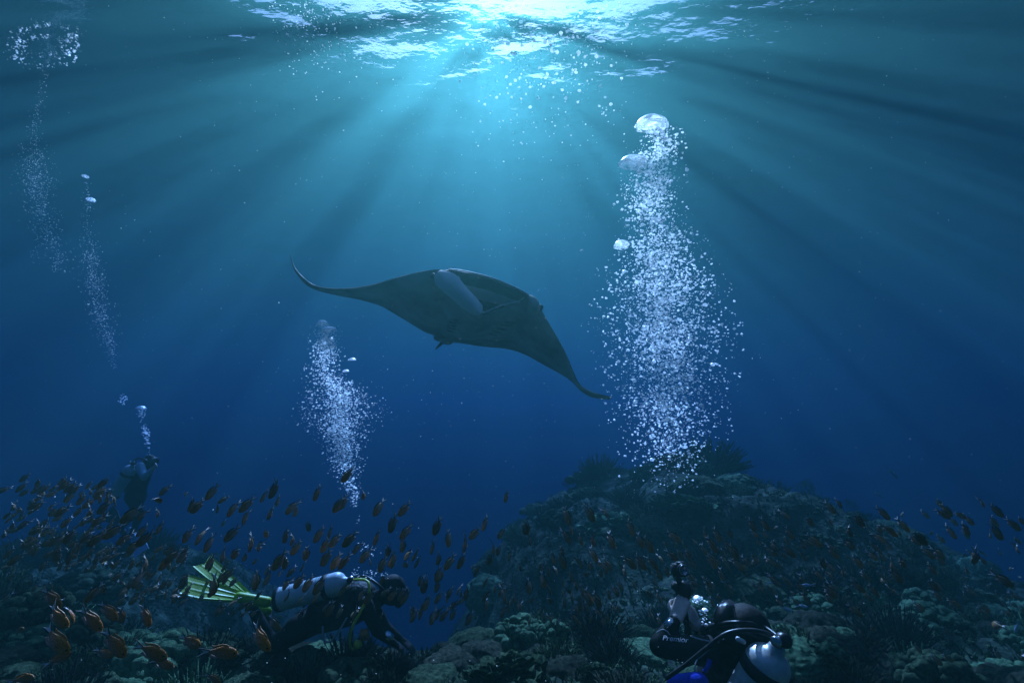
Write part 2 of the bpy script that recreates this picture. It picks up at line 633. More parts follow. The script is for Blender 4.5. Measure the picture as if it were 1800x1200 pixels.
def build_manta():
    # (leading-edge pixel, depth), (trailing-edge pixel, depth), half thickness, lower-lip pixel or None
    ST = [
        ((511, 448, 6.05), (511, 450, 6.09), 0.004, None),
        ((518, 470, 6.03), (517, 475, 6.13), 0.012, None),
        ((539, 493, 6.01), (536, 499, 6.16), 0.018, None),
        ((560, 504, 5.98), (556, 510, 6.18), 0.026, None),
        ((592, 508, 5.90), (582, 517, 6.22), 0.034, None),
        ((627, 506, 5.80), (612, 523, 6.28), 0.045, None),
        ((662, 500, 5.68), (640, 529, 6.34), 0.065, None),
        ((704, 487, 5.52), (669, 538, 6.40), 0.095, None),
        ((732, 479, 5.40), (697, 554, 6.44), 0.125, None),
        ((760, 474, 5.30), (725, 571, 6.47), 0.150, None),
        ((780, 474, 5.24), (745, 583, 6.49), 0.165, None),
        ((802, 475, 5.20), (768, 592, 6.50), 0.175, (802, 479)),
        ((825, 479, 5.18), (786, 601, 6.50), 0.180, (822, 528)),
        ((847, 484, 5.18), (806, 603, 6.50), 0.180, (846, 549)),
        ((870, 491, 5.18), (826, 606, 6.50), 0.180, (872, 541)),
        ((893, 500, 5.19), (846, 609, 6.49), 0.178, (892, 534)),
        ((912, 509, 5.20), (866, 611, 6.48), 0.172, (912, 530)),
        ((928, 518, 5.22), (888, 613, 6.45), 0.162, (928, 520)),
        ((945, 532, 5.27), (912, 619, 6.41), 0.145, None),
        ((952, 548, 5.34), (932, 628, 6.35), 0.115, None),
        ((970, 578, 5.48), (955, 641, 6.27), 0.085, None),
        ((993, 619, 5.66), (981, 655, 6.17), 0.055, None),
        ((1007, 654, 5.80), (1003, 669, 6.10), 0.036, None),
        ((1017, 674, 5.88), (1021, 687, 6.06), 0.028, None),
        ((1040, 688, 5.93), (1042, 699, 6.04), 0.020, None),
        ((1075, 697, 5.98), (1073, 702, 6.02), 0.004, None),
    ]
    rows = []
    for L_, T_, h, m in ST:
        Lw, Tw = P(*L_), P(*T_)
        Mw = P(m[0], m[1], L_[2] + 0.10) if m else Lw
        rows.append((*Lw, *Tw, *Mw, h, 1.0 if m else 0.0))
    NS = 126
    rs = catmull(rows, NS)
    Ls = [Vector(r[0:3]) for r in rs]
    Ts = [Vector(r[3:6]) for r in rs]
    Ms = [Vector(r[6:9]) for r in rs]
    Hs = [max(0.003, r[9]) for r in rs]
    Op = [min(1, max(0, r[10])) for r in rs]
    NV, ND, NC = 14, 14, 8
    verts, ring = [], None
    tags_ = []
    for i in range(NS):
        L_, T_, M_, h = Ls[i], Ts[i], Ms[i], Hs[i]
        sp = (Ls[min(i + 1, NS - 1)] + Ts[min(i + 1, NS - 1)] - Ls[max(i - 1, 0)] - Ts[max(i - 1, 0)]).normalized()
        C = (T_ - L_)
        U = sp.cross(C).normalized()
        if U.y + U.z < 0:
            U = -U
        loop, tg = [], []

        def prof(t):           # aerofoil half thickness, round nose and thin tail
            return (2.6 * math.sqrt(max(t, 0)) * (1 - t) ** 1.15) * (1 - 0.25 * t)
        # dorsal: trailing -> leading
        for k in range(ND):
            t = 1 - (k / (ND - 1)) ** 0.9
            t = max(0.0, t)
            loop.append(L_ + C * t + U * h * prof(t) * 0.72)
            tg.append(1)
        # cavity: upper lip -> back of the mouth -> lower lip
        mid = (L_ + M_) * 0.5
        gap = (L_ - M_)
        deep = C.normalized() * (0.55 * Op[i] * min(1.0, gap.length / 0.12) + 1e-4)
        for k in range(NC):
            t = (k + 0.5) / NC
            ang = math.pi * t
            p = mid + gap * 0.5 * math.cos(ang) * (0.93 if Op[i] > 0.5 else 1.0) + deep * math.sin(ang) ** 0.6
            loop.append(p)
            tg.append(2)
        # ventral: lower lip -> trailing
        C2 = T_ - M_
        for k in range(NV):
            t = (k / (NV - 1)) ** 1.2
            loop.append(M_ + C2 * t - U * h * prof(t) * (0.9 if Op[i] < .5 else 0.75))
            tg.append(0)
        ring = len(loop)
        verts.extend(loop)
        tags_ = tg
    faces, ids = [], []
    for i in range(NS - 1):
        for k in range(ring):
            k2 = (k + 1) % ring
            faces.append((i * ring + k, i * ring + k2, (i + 1) * ring + k2, (i + 1) * ring + k))
            a, b = tags_[k], tags_[k2]
            op = Op[i] > 0.5
            if a == 1:
                ids.append(1)
            elif a == 2:
                if not op:
                    ids.append(1 if k < ND + 4 else 0)
                else:
                    ids.append(3 if (k <= ND or k >= ND + NC - 1) else 2)
            else:
                ids.append(0)
    faces.append(tuple(range(ring)))
    faces.append(tuple((NS - 1) * ring + k for k in reversed(range(ring))))
    ids += [0, 0]
    root = bpy.data.objects.new("manta_ray", None)
    root.empty_display_size = 0.2
    origin = P(810, 560, 5.9)
    root.location = origin
    link(root)
    tag(root, "large dark manta ray gliding with wide open mouth and upturned wingtip", "manta ray")

    def part(name, vs_, fs_, m, ids_=None):
        return mesh_obj(name, [Vector(v) - origin for v in vs_], fs_, m, root, True, ids_)
    body = part("body", verts, faces, [M_belly, M_back, M_mouth, M_lip], ids)
    md = body.modifiers.new("smooth", 'SUBSURF'); md.levels = 1; md.render_levels = 1
    # unrolled cephalic fin (flat paddle)
    up = [(774, 474, 5.16), (792, 478, 5.08), (805, 486, 5.02), (821, 506, 4.96), (836, 522, 4.93), (846, 534, 4.92), (849, 543, 4.92), (847, 550, 4.92)]
    lo = [(762, 486, 5.18), (766, 500, 5.12), (775, 509, 5.05), (794, 525, 4.98), (808, 537, 4.95), (820, 547, 4.93), (831, 553, 4.92), (841, 554, 4.92)]
    up, lo = catmull(up, 22), catmull(lo, 22)
    vs_, fs_ = [], []
    W = 9
    for i in range(22):
        a, b = P(*up[i]), P(*lo[i])
        n_ = Vector((0.15, -1, -0.25)).normalized()
        for side in (1, -1):
            for k in range(W):
                t = k / (W - 1)
                th = 0.020 * math.sin(math.pi * t) ** 0.5 * math.sin(math.pi * min(1, (i + 1.0) / 22)) ** 0.3
                bow = 0.05 * math.sin(math.pi * t)
                vs_.append(a.lerp(b, t) + n_ * (bow + side * th))
    for i in range(21):
        for s in (0, 1):
            for k in range(W - 1):
                q = (i * 2 * W + s * W + k, i * 2 * W + s * W + k + 1, (i + 1) * 2 * W + s * W + k + 1, (i + 1) * 2 * W + s * W + k)
                fs_.append(q if s else tuple(reversed(q)))
    for e in (0, 21):
        for k in range(W - 1):
            fs_.append((e * 2 * W + k, e * 2 * W + k + 1, e * 2 * W + W + k + 1, e * 2 * W + W + k))
    cf = part("cephalic_fin", vs_, fs_, M_paddle)
    cf["label"] = "pale unrolled cephalic fin hanging over the mouth"
    # rolled cephalic fin at the far corner of the mouth
    mb = MB()
    c = catmull([(930, 520, 5.22), (936, 527, 5.16), (940, 535, 5.12), (942, 544, 5.12), (940, 553, 5.18)], 14)
    mb.tube([P(*q) for q in c], [0.012, 0.024, 0.032, 0.038, 0.042, 0.045, 0.046, 0.046, 0.045, 0.042, 0.038, 0.032, 0.024, 0.01], 12)
    cf2 = part("cephalic_fin", mb.v, mb.f, M_belly)
    cf2["label"] = "rolled up dark cephalic fin at the mouth corner"
    # pale rim of the mouth
    i0, i1 = [i for i in range(NS) if Op[i] > 0.35][0], [i for i in range(NS) if Op[i] > 0.35][-1]
    loop = [Ls[i] for i in range(i0, i1 + 1)] + [Ms[i] for i in range(i1, i0 - 1, -1)]
    mb = MB()
    mb.tube([p + Vector((0, -0.012, 0)) for p in loop], 0.0085, 7)
    part("mouth_rim", mb.v, mb.f, M_lip)
    # eyes
    for q in ((762, 485, 5.20), (950, 540, 5.20)):
        c = P(*q)
        part("eye", [c + v * 0.03 for v in ICO3[0]], ICO3[1], M_back)
    # tail: thin whip trailing away behind
    mb = MB()
    t = catmull([(783, 597, 6.45), (777, 602, 6.7), (771, 608, 7.1), (766, 613, 7.6)], 10)
    mb.tube([P(*q) for q in t], [0.035 - 0.0028 * i for i in range(10)], 8)
    part("tail", mb.v, mb.f, M_back)
    # pelvic fin lobes at the tail root
    for q in ((786, 600, 6.44), (772, 594, 6.46)):
        c = P(*q)
        part("pelvic_fin", [c + Vector((v.x * 0.07, v.y * 0.16, v.z * 0.035)) for v in ICO3[0]], ICO3[1], M_belly)
    # gill slits on the belly: slightly raised flaps
    for sx, rows_ in ((1, [(895, 566), (888, 572), (881, 578), (874, 583), (867, 588)]), (-1, [(800, 566), (797, 571), (795, 576), (794, 581), (793, 586)])):
        for (gx, gy) in rows_:
            dg = None
            a, b = P(gx - 9 * sx, gy - 2, 5.55), P(gx + 9 * sx, gy - 5 + (6 if sx > 0 else -2), 5.5)
            body_pts.append((a, b, root, origin))


body_pts = []
build_manta()


def add_gills():
    from mathutils.bvhtree import BVHTree
    root = bpy.data.objects["manta_ray"]
    body = [o for o in root.children if o.name.startswith("body")][0]
    org = root.location
    bvh = BVHTree.FromPolygons([v.co + org for v in body.data.vertices], [tuple(p.vertices) for p in body.data.polygons])
    for a, b, r_, o_ in body_pts:
        mb = MB()
        pts = []
        for k in range(7):
            q = a.lerp(b, k / 6)
            hit = bvh.ray_cast(Vector((0, 0, 0)), q.normalized())
            if hit[0] is not None:
                pts.append(hit[0] + hit[1] * (0.004 if hit[1].y < 0 else -0.004))
        if len(pts) == 7:
            mb.tube(pts, [0.002, 0.007, 0.009, 0.010, 0.009, 0.007, 0.002], 6)
            mesh_obj("gill_slit", [Vector(v) - org for v in mb.v], mb.f, M_gill, r_)


add_gills()


# ------------------------------------------------------------------ divers
def nodes_fabric(c, c2, scale=40, bump=0.25):
    def fn(nt, b):
        N, L = nt.nodes.new, nt.links.new
        tc = N("ShaderNodeTexCoord")
        n = N("ShaderNodeTexNoise"); n.inputs["Scale"].default_value = scale; n.inputs["Detail"].default_value = 4
        L(tc.outputs["Object"], n.inputs["Vector"])
        cr = N("ShaderNodeValToRGB")
        cr.color_ramp.elements[0].position = 0.35; cr.color_ramp.elements[0].color = (*c, 1)
        cr.color_ramp.elements[1].position = 0.65; cr.color_ramp.elements[1].color = (*c2, 1)
        L(n.outputs["Fac"], cr.inputs[0]); L(cr.outputs[0], b.inputs["Base Color"])
        w = N("ShaderNodeTexNoise"); w.inputs["Scale"].default_value = scale * 0.35; w.inputs["Detail"].default_value = 2
        L(tc.outputs["Object"], w.inputs["Vector"])
        bp = N("ShaderNodeBump"); bp.inputs["Strength"].default_value = bump; bp.inputs["Distance"].default_value = 0.03
        L(w.outputs["Fac"], bp.inputs["Height"]); L(bp.outputs[0], b.inputs["Normal"])
    return fn


M_suit = mat("neoprene_black", nodes_fabric((0.005, 0.0065, 0.008), (0.010, 0.012, 0.015)), rough=0.75, spec=0.2)
M_suit2 = mat("neoprene_grey", nodes_fabric((0.012, 0.013, 0.016), (0.022, 0.024, 0.028)), rough=0.75, spec=0.2)
M_bcd = mat("nylon_black", nodes_fabric((0.006, 0.006, 0.008), (0.014, 0.014, 0.018), 70, 0.4), rough=0.6, spec=0.3)
M_rubber = mat("rubber_black", nodes_fabric((0.008, 0.008, 0.009), (0.015, 0.015, 0.016), 60, 0.1), rough=0.4, spec=0.5)
M_alu = mat("brushed_aluminium", nodes_fabric((0.55, 0.57, 0.56), (0.72, 0.74, 0.72), 30, 0.05), rough=0.36, metallic=0.45)
M_tankblue = mat("tank_pale_paint", nodes_fabric((0.62, 0.76, 0.80), (0.74, 0.85, 0.88), 14, 0.05), rough=0.4, spec=0.5)
M_fin = mat("fin_yellow", nodes_fabric((0.34, 0.56, 0.015), (0.44, 0.66, 0.03), 12, 0.1), rough=0.45, spec=0.4)
M_hose_y = mat("hose_yellow", base=(0.75, 0.80, 0.08), rough=0.45)
M_orange_b = mat("pouch_orange", nodes_fabric((0.75, 0.22, 0.05), (0.9, 0.3, 0.08), 30, 0.2), rough=0.6)
M_skin = mat("skin", nodes_fabric((0.80, 0.62, 0.52), (0.88, 0.70, 0.60), 35, 0.08), rough=0.55, spec=0.3)
M_sleeve = mat("sleeve_pale_blue", nodes_fabric((0.55, 0.75, 0.85), (0.65, 0.82, 0.9), 20, 0.2), rough=0.7)
M_white = mat("print_white", base=(0.8, 0.8, 0.8), rough=0.6)
M_glass = mat("mask_glass", base=(0.05, 0.06, 0.07), rough=0.05, spec=0.9)
M_blueacc = mat("nylon_blue", nodes_fabric((0.02, 0.05, 0.55), (0.04, 0.08, 0.7), 50, 0.3), rough=0.9, spec=0.1)
M_chrome = mat("chrome", base=(0.7, 0.72, 0.72), rough=0.2, metallic=1.0)
M_stripe = mat("stripe_grey", base=(0.45, 0.5, 0.52), rough=0.6)


def capsule(mb, a, ra, b, rb, n=14):
    a, b = Vector(a), Vector(b)
    d = (b - a)
    L_ = max(d.length, 1e-6)
    d /= L_
    pts, rad = [], []
    for k in range(5):
        t = math.pi / 2 * (1 - k / 4)
        pts.append(a - d * ra * math.sin(t)); rad.append(max(ra * math.cos(t), 1e-4))
    for k in range(1, 5):
        t = math.pi / 2 * k / 4
        pts.append(b + d * rb * math.sin(t)); rad.append(max(rb * math.cos(t), 1e-4))
    # insert b ring
    pts.insert(5, b); rad.insert(5, rb)
    mb.tube(pts, rad, n)


def ellipsoid(mb, c, r, rot=None):
    c = Vector(c)
    vs_ = []
    for v in ICO3[0]:
        q = Vector((v.x * r[0], v.y * r[1], v.z * r[2]))
        if rot is not None:
            q = rot @ q
        vs_.append(c + q)
    mb.add(vs_, ICO3[1])


def remeshed(name, mb, voxel, material, parent, origin, smooth_it=6):
    o = mesh_obj(name + "_src", [Vector(v) - origin for v in mb.v], mb.f, material, None, True)
    md = o.modifiers.new("r", 'REMESH'); md.mode = 'VOXEL'; md.voxel_size = voxel
    sm = o.modifiers.new("s", 'SMOOTH'); sm.iterations = smooth_it; sm.factor = 0.5
    dg = bpy.context.evaluated_depsgraph_get()
    me = bpy.data.meshes.new_from_object(o.evaluated_get(dg))
    me.name = name
    me.polygons.foreach_set("use_smooth", [True] * len(me.polygons))
    if not me.materials:
        me.materials.append(material)
    bpy.data.objects.remove(o)
    r = bpy.data.objects.new(name, me)
    link(r, parent)
    return r


def frame_from(axis, hint):
    z = Vector(axis).normalized()
    x = Vector(hint) - z * Vector(hint).dot(z)
    x.normalize()
    return Matrix((x, z.cross(x), z)).transposed()


def lathe(mb, a, axis, prof, n=28, hint=(1, 0.3, 0.2)):
    R = frame_from(axis, hint)
    b = len(mb.v)
    for (h, r) in prof:
        for k in range(n):
            t = 2 * math.pi * k / n
            mb.v.append(Vector(a) + R @ Vector((r * math.cos(t), r * math.sin(t), h)))
    for i in range(len(prof) - 1):
        for k in range(n):
            k2 = (k + 1) % n
            mb.f.append((b + i * n + k, b + i * n + k2, b + (i + 1) * n + k2, b + (i + 1) * n + k))
    mb.f.append(tuple(b + k for k in reversed(range(n))))
    mb.f.append(tuple(b + (len(prof) - 1) * n + k for k in range(n)))


def box_between(mb, c, axes, half):
    """box with centre c, three axes and three half sizes, chamfered corners"""
    ch = min(half) * 0.3
    bm = bmesh.new()
    bmesh.ops.create_cube(bm, size=2.0)
    for v in bm.verts:
        v.co = Vector((v.co.x * half[0], v.co.y * half[1], v.co.z * half[2]))
    bmesh.ops.bevel(bm, geom=bm.edges[:], offset=ch, segments=2, affect='EDGES')
    R = Matrix(axes).transposed()
    bm.verts.index_update()
    mb.add([Vector(c) + R @ v.co for v in bm.verts], [tuple(v.index for v in f.verts) for f in bm.faces])
    bm.free()


def make_tank(a, axis, length, r, paint, parent, origin, band_at=0.36):
    """a: shoulder end of the bottle, axis: towards its base"""
    axis = Vector(axis).normalized()
    prof = [(-0.035, 0.02), (-0.03, 0.03), (-0.02, 0.034), (0.0, r * 0.42), (0.008, r * 0.62), (0.022, r * 0.80), (0.042, r * 0.93), (0.062, r * 0.985), (0.08, r), (length * 0.97, r), (length, r * 0.93), (length + 0.004, r * 0.6)]
    mb = MB(); lathe(mb, a, axis, prof)
    t = mesh_obj("air_tank", [Vector(v) - origin for v in mb.v], mb.f, paint, parent)
    mb = MB(); lathe(mb, Vector(a) + axis * length * 0.965, axis, [(0, r * 1.02), (0.004, r * 1.05), (0.035, r * 1.05), (0.04, r * 0.98)])
    mesh_obj("tank_boot", [Vector(v) - origin for v in mb.v], mb.f, M_rubber, t)
    mb = MB(); lathe(mb, Vector(a) + axis * length * band_at, axis, [(0, r * 1.0), (0.002, r * 1.035), (0.05, r * 1.035), (0.052, r * 1.0)])
    mesh_obj("tank_strap", [Vector(v) - origin for v in mb.v], mb.f, M_bcd, t)
    # valve: stem, cross bar, knob
    side = axis.orthogonal().normalized()
    mb = MB()
    lathe(mb, Vector(a) - axis * 0.03, -axis, [(0, 0.018), (0.05, 0.018), (0.055, 0.012)], 16)
    mb.tube([Vector(a) - axis * 0.06 - side * 0.03, Vector(a) - axis * 0.06 + side * 0.05], 0.012, 12)
    lathe(mb, Vector(a) - axis * 0.06 + side * 0.045, side, [(0, 0.018), (0.003, 0.022), (0.026, 0.022), (0.03, 0.018)], 14)
    mesh_obj("tank_valve", [Vector(v) - origin for v in mb.v], mb.f, M_chrome, t)
    mb = MB()
    lathe(mb, Vector(a) - axis * 0.06, Vector((0, -1, 0.2)), [(-0.02, 0.02), (0.0, 0.03), (0.035, 0.03), (0.045, 0.02)], 16)
    mesh_obj("first_stage", [Vector(v) - origin for v in mb.v], mb.f, M_rubber, t)
    return t


def hose(name, pts, r, m, parent, origin, n=26):
    mb = MB()
    mb.tube([Vector(p) - origin for p in catmull([tuple(p) for p in pts], n)], r, 8)
    return mb.build(name, m, parent)


def blade(name, root, tip, width, normal, m, parent, origin, pocket=True):
    """swim fin blade with side rails, widening towards a notched tip"""
    root, tip = Vector(root), Vector(tip)
    ax = tip - root
    Ln = ax.length
    ax.normalize()
    nrm = Vector(normal) - ax * Vector(normal).dot(ax)
    nrm.normalize()
    w = ax.cross(nrm)
    NU, NW = 16, 13
    vs_, fs_ = [], []
    for side in (1, -1):
        for i in range(NU):
            t = i / (NU - 1)
            hw = width * (0.42 + 0.58 * min(1, t * 1.5)) * 0.5
            for k in range(NW):
                s = k / (NW - 1) * 2 - 1
                tt = t - (0.07 * (1 - abs(s)) if i == NU - 1 else 0)
                rail = 0.011 * (abs(s) > 0.86) + 0.005 * (0.28 < abs(s) < 0.45)
                curve = 0.05 * t * t * Ln
                vs_.append(root + ax * Ln * tt + w * hw * s + nrm * (side * (0.005 * (1 - t * 0.5) + rail * (1 - 0.6 * t)) + curve) - origin)
    o_ = NU * NW
    for i in range(NU - 1):
        for k in range(NW - 1):
            q = (i * NW + k, i * NW + k + 1, (i + 1) * NW + k + 1, (i + 1) * NW + k)
            fs_.append(q)
            fs_.append(tuple(x + o_ for x in reversed(q)))
    for i in range(NU - 1):
        for k in (0, NW - 1):
            fs_.append((i * NW + k, (i + 1) * NW + k, o_ + (i + 1) * NW + k, o_ + i * NW + k))
    for k in range(NW - 1):
        for i in (0, NU - 1):
            fs_.append((i * NW + k, i * NW + k + 1, o_ + i * NW + k + 1, o_ + i * NW + k))
    f = mesh_obj(name, vs_, fs_, m, parent, False)
    if pocket:
        mb = MB()
        capsule(mb, root - ax * 0.20, 0.045, root + ax * 0.04, 0.040)
        mesh_obj("foot_pocket", [Vector(v) - origin for v in mb.v], mb.f, m, f)
    return f


def make_hand(name, wrist, palm_dir, palm_n, fingers, m, parent, origin, voxel=0.0045, s=1.0, thumb_side=1):
    """palm plus five bent fingers; fingers: list of curl angles"""
    wrist = Vector(wrist)
    d = Vector(palm_dir).normalized()
    n_ = Vector(palm_n) - d * Vector(palm_n).dot(d)
    n_.normalize()
    w = d.cross(n_) * thumb_side
    mb = MB()
    capsule(mb, wrist - d * 0.05 * s, 0.027 * s, wrist, 0.026 * s)
    for k in range(4):
        off = (k - 1.5) * 0.019 * s
        capsule(mb, wrist + w * off * 0.7, 0.016 * s, wrist + d * 0.085 * s + w * off, 0.0125 * s)
    lens = (0.072, 0.082, 0.076, 0.060)
    for k in range(4):
        off = (1.5 - k) * 0.019 * s
        p = wrist + d * 0.088 * s + w * off
        ang = 0.0
        L_ = lens[k] * s
        for seg, frac, r in ((0, 0.45, 0.0098), (1, 0.32, 0.0088), (2, 0.23, 0.0078)):
            ang += fingers[k] * (0.8 if seg == 0 else 1.0)
            dirn = d * math.cos(ang) + n_ * math.sin(ang)
            q = p + dirn * L_ * frac
            capsule(mb, p, r * s, q, r * 0.92 * s, 10)
            p = q
    p = wrist + d * 0.02 * s + w * 0.026 * s
    q = p + (d * 0.55 + w * 0.7 + n_ * 0.35).normalized() * 0.042 * s
    r2 = q + (d * 0.75 + w * 0.05 + n_ * 0.6).normalized() * 0.034 * s
    r3 = r2 + (d * 0.7 - w * 0.35 + n_ * 0.6).normalized() * 0.026 * s
    capsule(mb, p, 0.015 * s, q, 0.0115 * s, 10)
    capsule(mb, q, 0.0112 * s, r2, 0.0100 * s, 10)
    capsule(mb, r2, 0.0098 * s, r3, 0.0085 * s, 10)
    return remeshed(name, mb, voxel, m, parent, origin, 3)


def make_mask(c, fwd, up, parent, origin, s=1.0):
    c, fwd = Vector(c), Vector(fwd).normalized()
    up = (Vector(up) - fwd * Vector(up).dot(fwd)).normalized()
    rt = fwd.cross(up)
    mb = MB(); box_between(mb, c + fwd * 0.095 * s + up * 0.02 * s, (rt, up, fwd), (0.085 * s, 0.05 * s, 0.035 * s))
    mk = mesh_obj("mask", [v - origin for v in mb.v], mb.f, M_rubber, parent)
    mb = MB()
    for k in (-1, 1):
        box_between(mb, c + fwd * 0.134 * s + up * 0.022 * s + rt * 0.04 * s * k, (rt, up, fwd), (0.034 * s, 0.036 * s, 0.004 * s))
    mesh_obj("lens", [v - origin for v in mb.v], mb.f, M_glass, mk)
    mb = MB()
    pts = []
    for k in range(25):
        t = 2 * math.pi * k / 24
        pts.append(c + fwd * (0.012 + 0.112 * math.cos(t)) * s + rt * 0.108 * s * math.sin(t) + up * 0.025 * s)
    mb.tube([p - origin for p in pts[4:21]], 0.010 * s, 6)
    mb.build("mask_strap", M_rubber, mk)
    mb = MB()
    lathe(mb, c + fwd * 0.10 * s - up * 0.07 * s, fwd, [(-0.02, 0.02 * s), (0, 0.032 * s), (0.03 * s, 0.034 * s), (0.042 * s, 0.022 * s)], 18)
    rg = mesh_obj("regulator", [v - origin for v in mb.v], mb.f, M_rubber, parent)
    return mk, rg


# ---- diver swimming to the right with yellow fins
def diver_horizontal():
    D = 4.5
    Q = lambda x, y, dd=0.0: P(x, y, D + dd)
    origin = Q(560, 1090)
    root = bpy.data.objects.new("person", None); root.location = origin; root.empty_display_size = 0.2
    link(root)
    tag(root, "diver in black wetsuit swimming level over the reef with yellow fins", "person")
    head = Q(690, 1036, 0.02)
    neck = Q(664, 1052, 0.02)
    chest = Q(622, 1064, 0.05)
    waist = Q(566, 1084, 0.05)
    hip = Q(530, 1098, 0.05)
    mb = MB()
    capsule(mb, neck, 0.065, head, 0.08)
    ellipsoid(mb, head, (0.105, 0.09, 0.115))
    capsule(mb, chest, 0.155, waist, 0.135)
    for dz in (-0.12, 0.12):
        capsule(mb, chest + Vector((0.10, dz, 0.03)), 0.085, chest, 0.11)
        capsule(mb, hip + Vector((0, dz * 0.7, 0)), 0.115, waist, 0.115)
    capsule(mb, neck, 0.075, chest, 0.13)
    # legs, knees bent, shins folded up and back
    for (dz, kx, ky, ax, ay) in ((-0.10, 478, 1136, 446, 1072), (0.12, 490, 1128, 452, 1060)):
        h_ = hip + Vector((0, dz, -0.01))
        k_ = Q(kx, ky, dz + 0.05)
        a_ = Q(ax, ay, dz + 0.12)
        capsule(mb, h_, 0.105, k_, 0.070)
        capsule(mb, k_, 0.068, k_.lerp(a_, 0.4), 0.064)
        capsule(mb, k_.lerp(a_, 0.4), 0.064, a_, 0.045)
    # arms reaching down and forward
    arms = []
    for (dz, sx, sy, ex, ey, wx, wy) in ((-0.20, 642, 1062, 662, 1108, 692, 1130), (0.20, 652, 1058, 676, 1098, 704, 1122)):
        s_, e_, w_ = Q(sx, sy, dz), Q(ex, ey, dz * 1.1), Q(wx, wy, dz * 0.8)
        capsule(mb, s_, 0.068, e_, 0.048)
        capsule(mb, e_, 0.048, w_, 0.033)
        arms.append((e_, w_))
    remeshed("body", mb, 0.014, M_suit, root, origin)
    for (e_, w_) in arms:
        make_hand("hand", w_ + (w_ - e_).normalized() * 0.03, (w_ - e_), (-0.3, 0.2, -0.6), (0.35, 0.4, 0.45, 0.5), M_suit2, root, origin, 0.006)
    # hood, mask, regulator
    mb = MB()
    vs_ = [head + Vector((v.x * 0.118, v.y * 0.104, v.z * 0.128)) for v in ICO4[0]]
    mesh_obj("hood", [v - origin for v in vs_], ICO4[1], M_suit2, root)
    make_mask(head, (0.85, -0.25, -0.45), (0.4, 0, 0.9), root, origin, 0.95)
    # buoyancy vest
    mb = MB()
    capsule(mb, chest + Vector((0.05, -0.02, 0.05)), 0.175, waist + Vector((0.02, -0.02, 0.045)), 0.155)
    remeshed("buoyancy_vest", mb, 0.02, M_bcd, root, origin, 8)
    # tank along the back
    a = Q(606, 1022, -0.04)
    b = Q(492, 1053, 0.02)
    ax = (b - a)
    make_tank(a, ax, ax.length, 0.098, M_tankblue, root, origin, 0.22)
    # hoses
    v0 = a - ax.normalized() * 0.06
    hose("regulator_hose", [v0, Q(640, 1012, -0.1), Q(668, 1030, -0.2), Q(694, 1060, -0.15)], 0.011, M_rubber, root, origin)
    hose("octopus_hose", [v0, Q(645, 1020, -0.2), Q(648, 1045, -0.27), Q(632, 1078, -0.3), Q(618, 1105, -0.3), Q(615, 1130, -0.3), Q(620, 1141, -0.28), Q(627, 1134, -0.27)], 0.011, M_hose_y, root, origin)
    mb = MB(); lathe(mb, Q(628, 1132, -0.27), Vector((0.6, -0.7, 0.3)), [(-0.015, 0.02), (0, 0.034), (0.022, 0.034), (0.03, 0.02)], 16)
    mesh_obj("octopus_regulator", [v - origin for v in mb.v], mb.f, M_hose_y, root)
    hose("gauge_hose", [Q(610, 1085, -0.18), Q(596, 1108, -0.22), Q(582, 1126, -0.22), Q(570, 1124, -0.2), Q(567, 1100, -0.18)], 0.008, M_stripe, root, origin)
    mb = MB(); box_between(mb, Q(641, 1115, -0.26), (Vector((1, 0, 0.25)).normalized(), Vector((0, 1, 0)), Vector((-0.25, 0, 1)).normalized()), (0.035, 0.02, 0.042))
    mesh_obj("pouch", [v - origin for v in mb.v], mb.f, M_orange_b, root)
    # wrist computer
    mb = MB(); box_between(mb, Q(684, 1117, -0.23), (Vector((0.8, 0, -0.6)), Vector((0, 1, 0)), Vector((0.6, 0, 0.8))), (0.04, 0.035, 0.02))
    mesh_obj("dive_computer", [v - origin for v in mb.v], mb.f, M_chrome, root)
    # fins
    blade("fin", Q(438, 1052, 0.17), Q(352, 990, 0.25), 0.20, (0.62, -0.35, 0.75), M_fin, root, origin)
    blade("fin", Q(428, 1050, 0.0), Q(321, 1030, -0.15), 0.20, (-0.1, -0.55, 0.85), M_fin, root, origin)


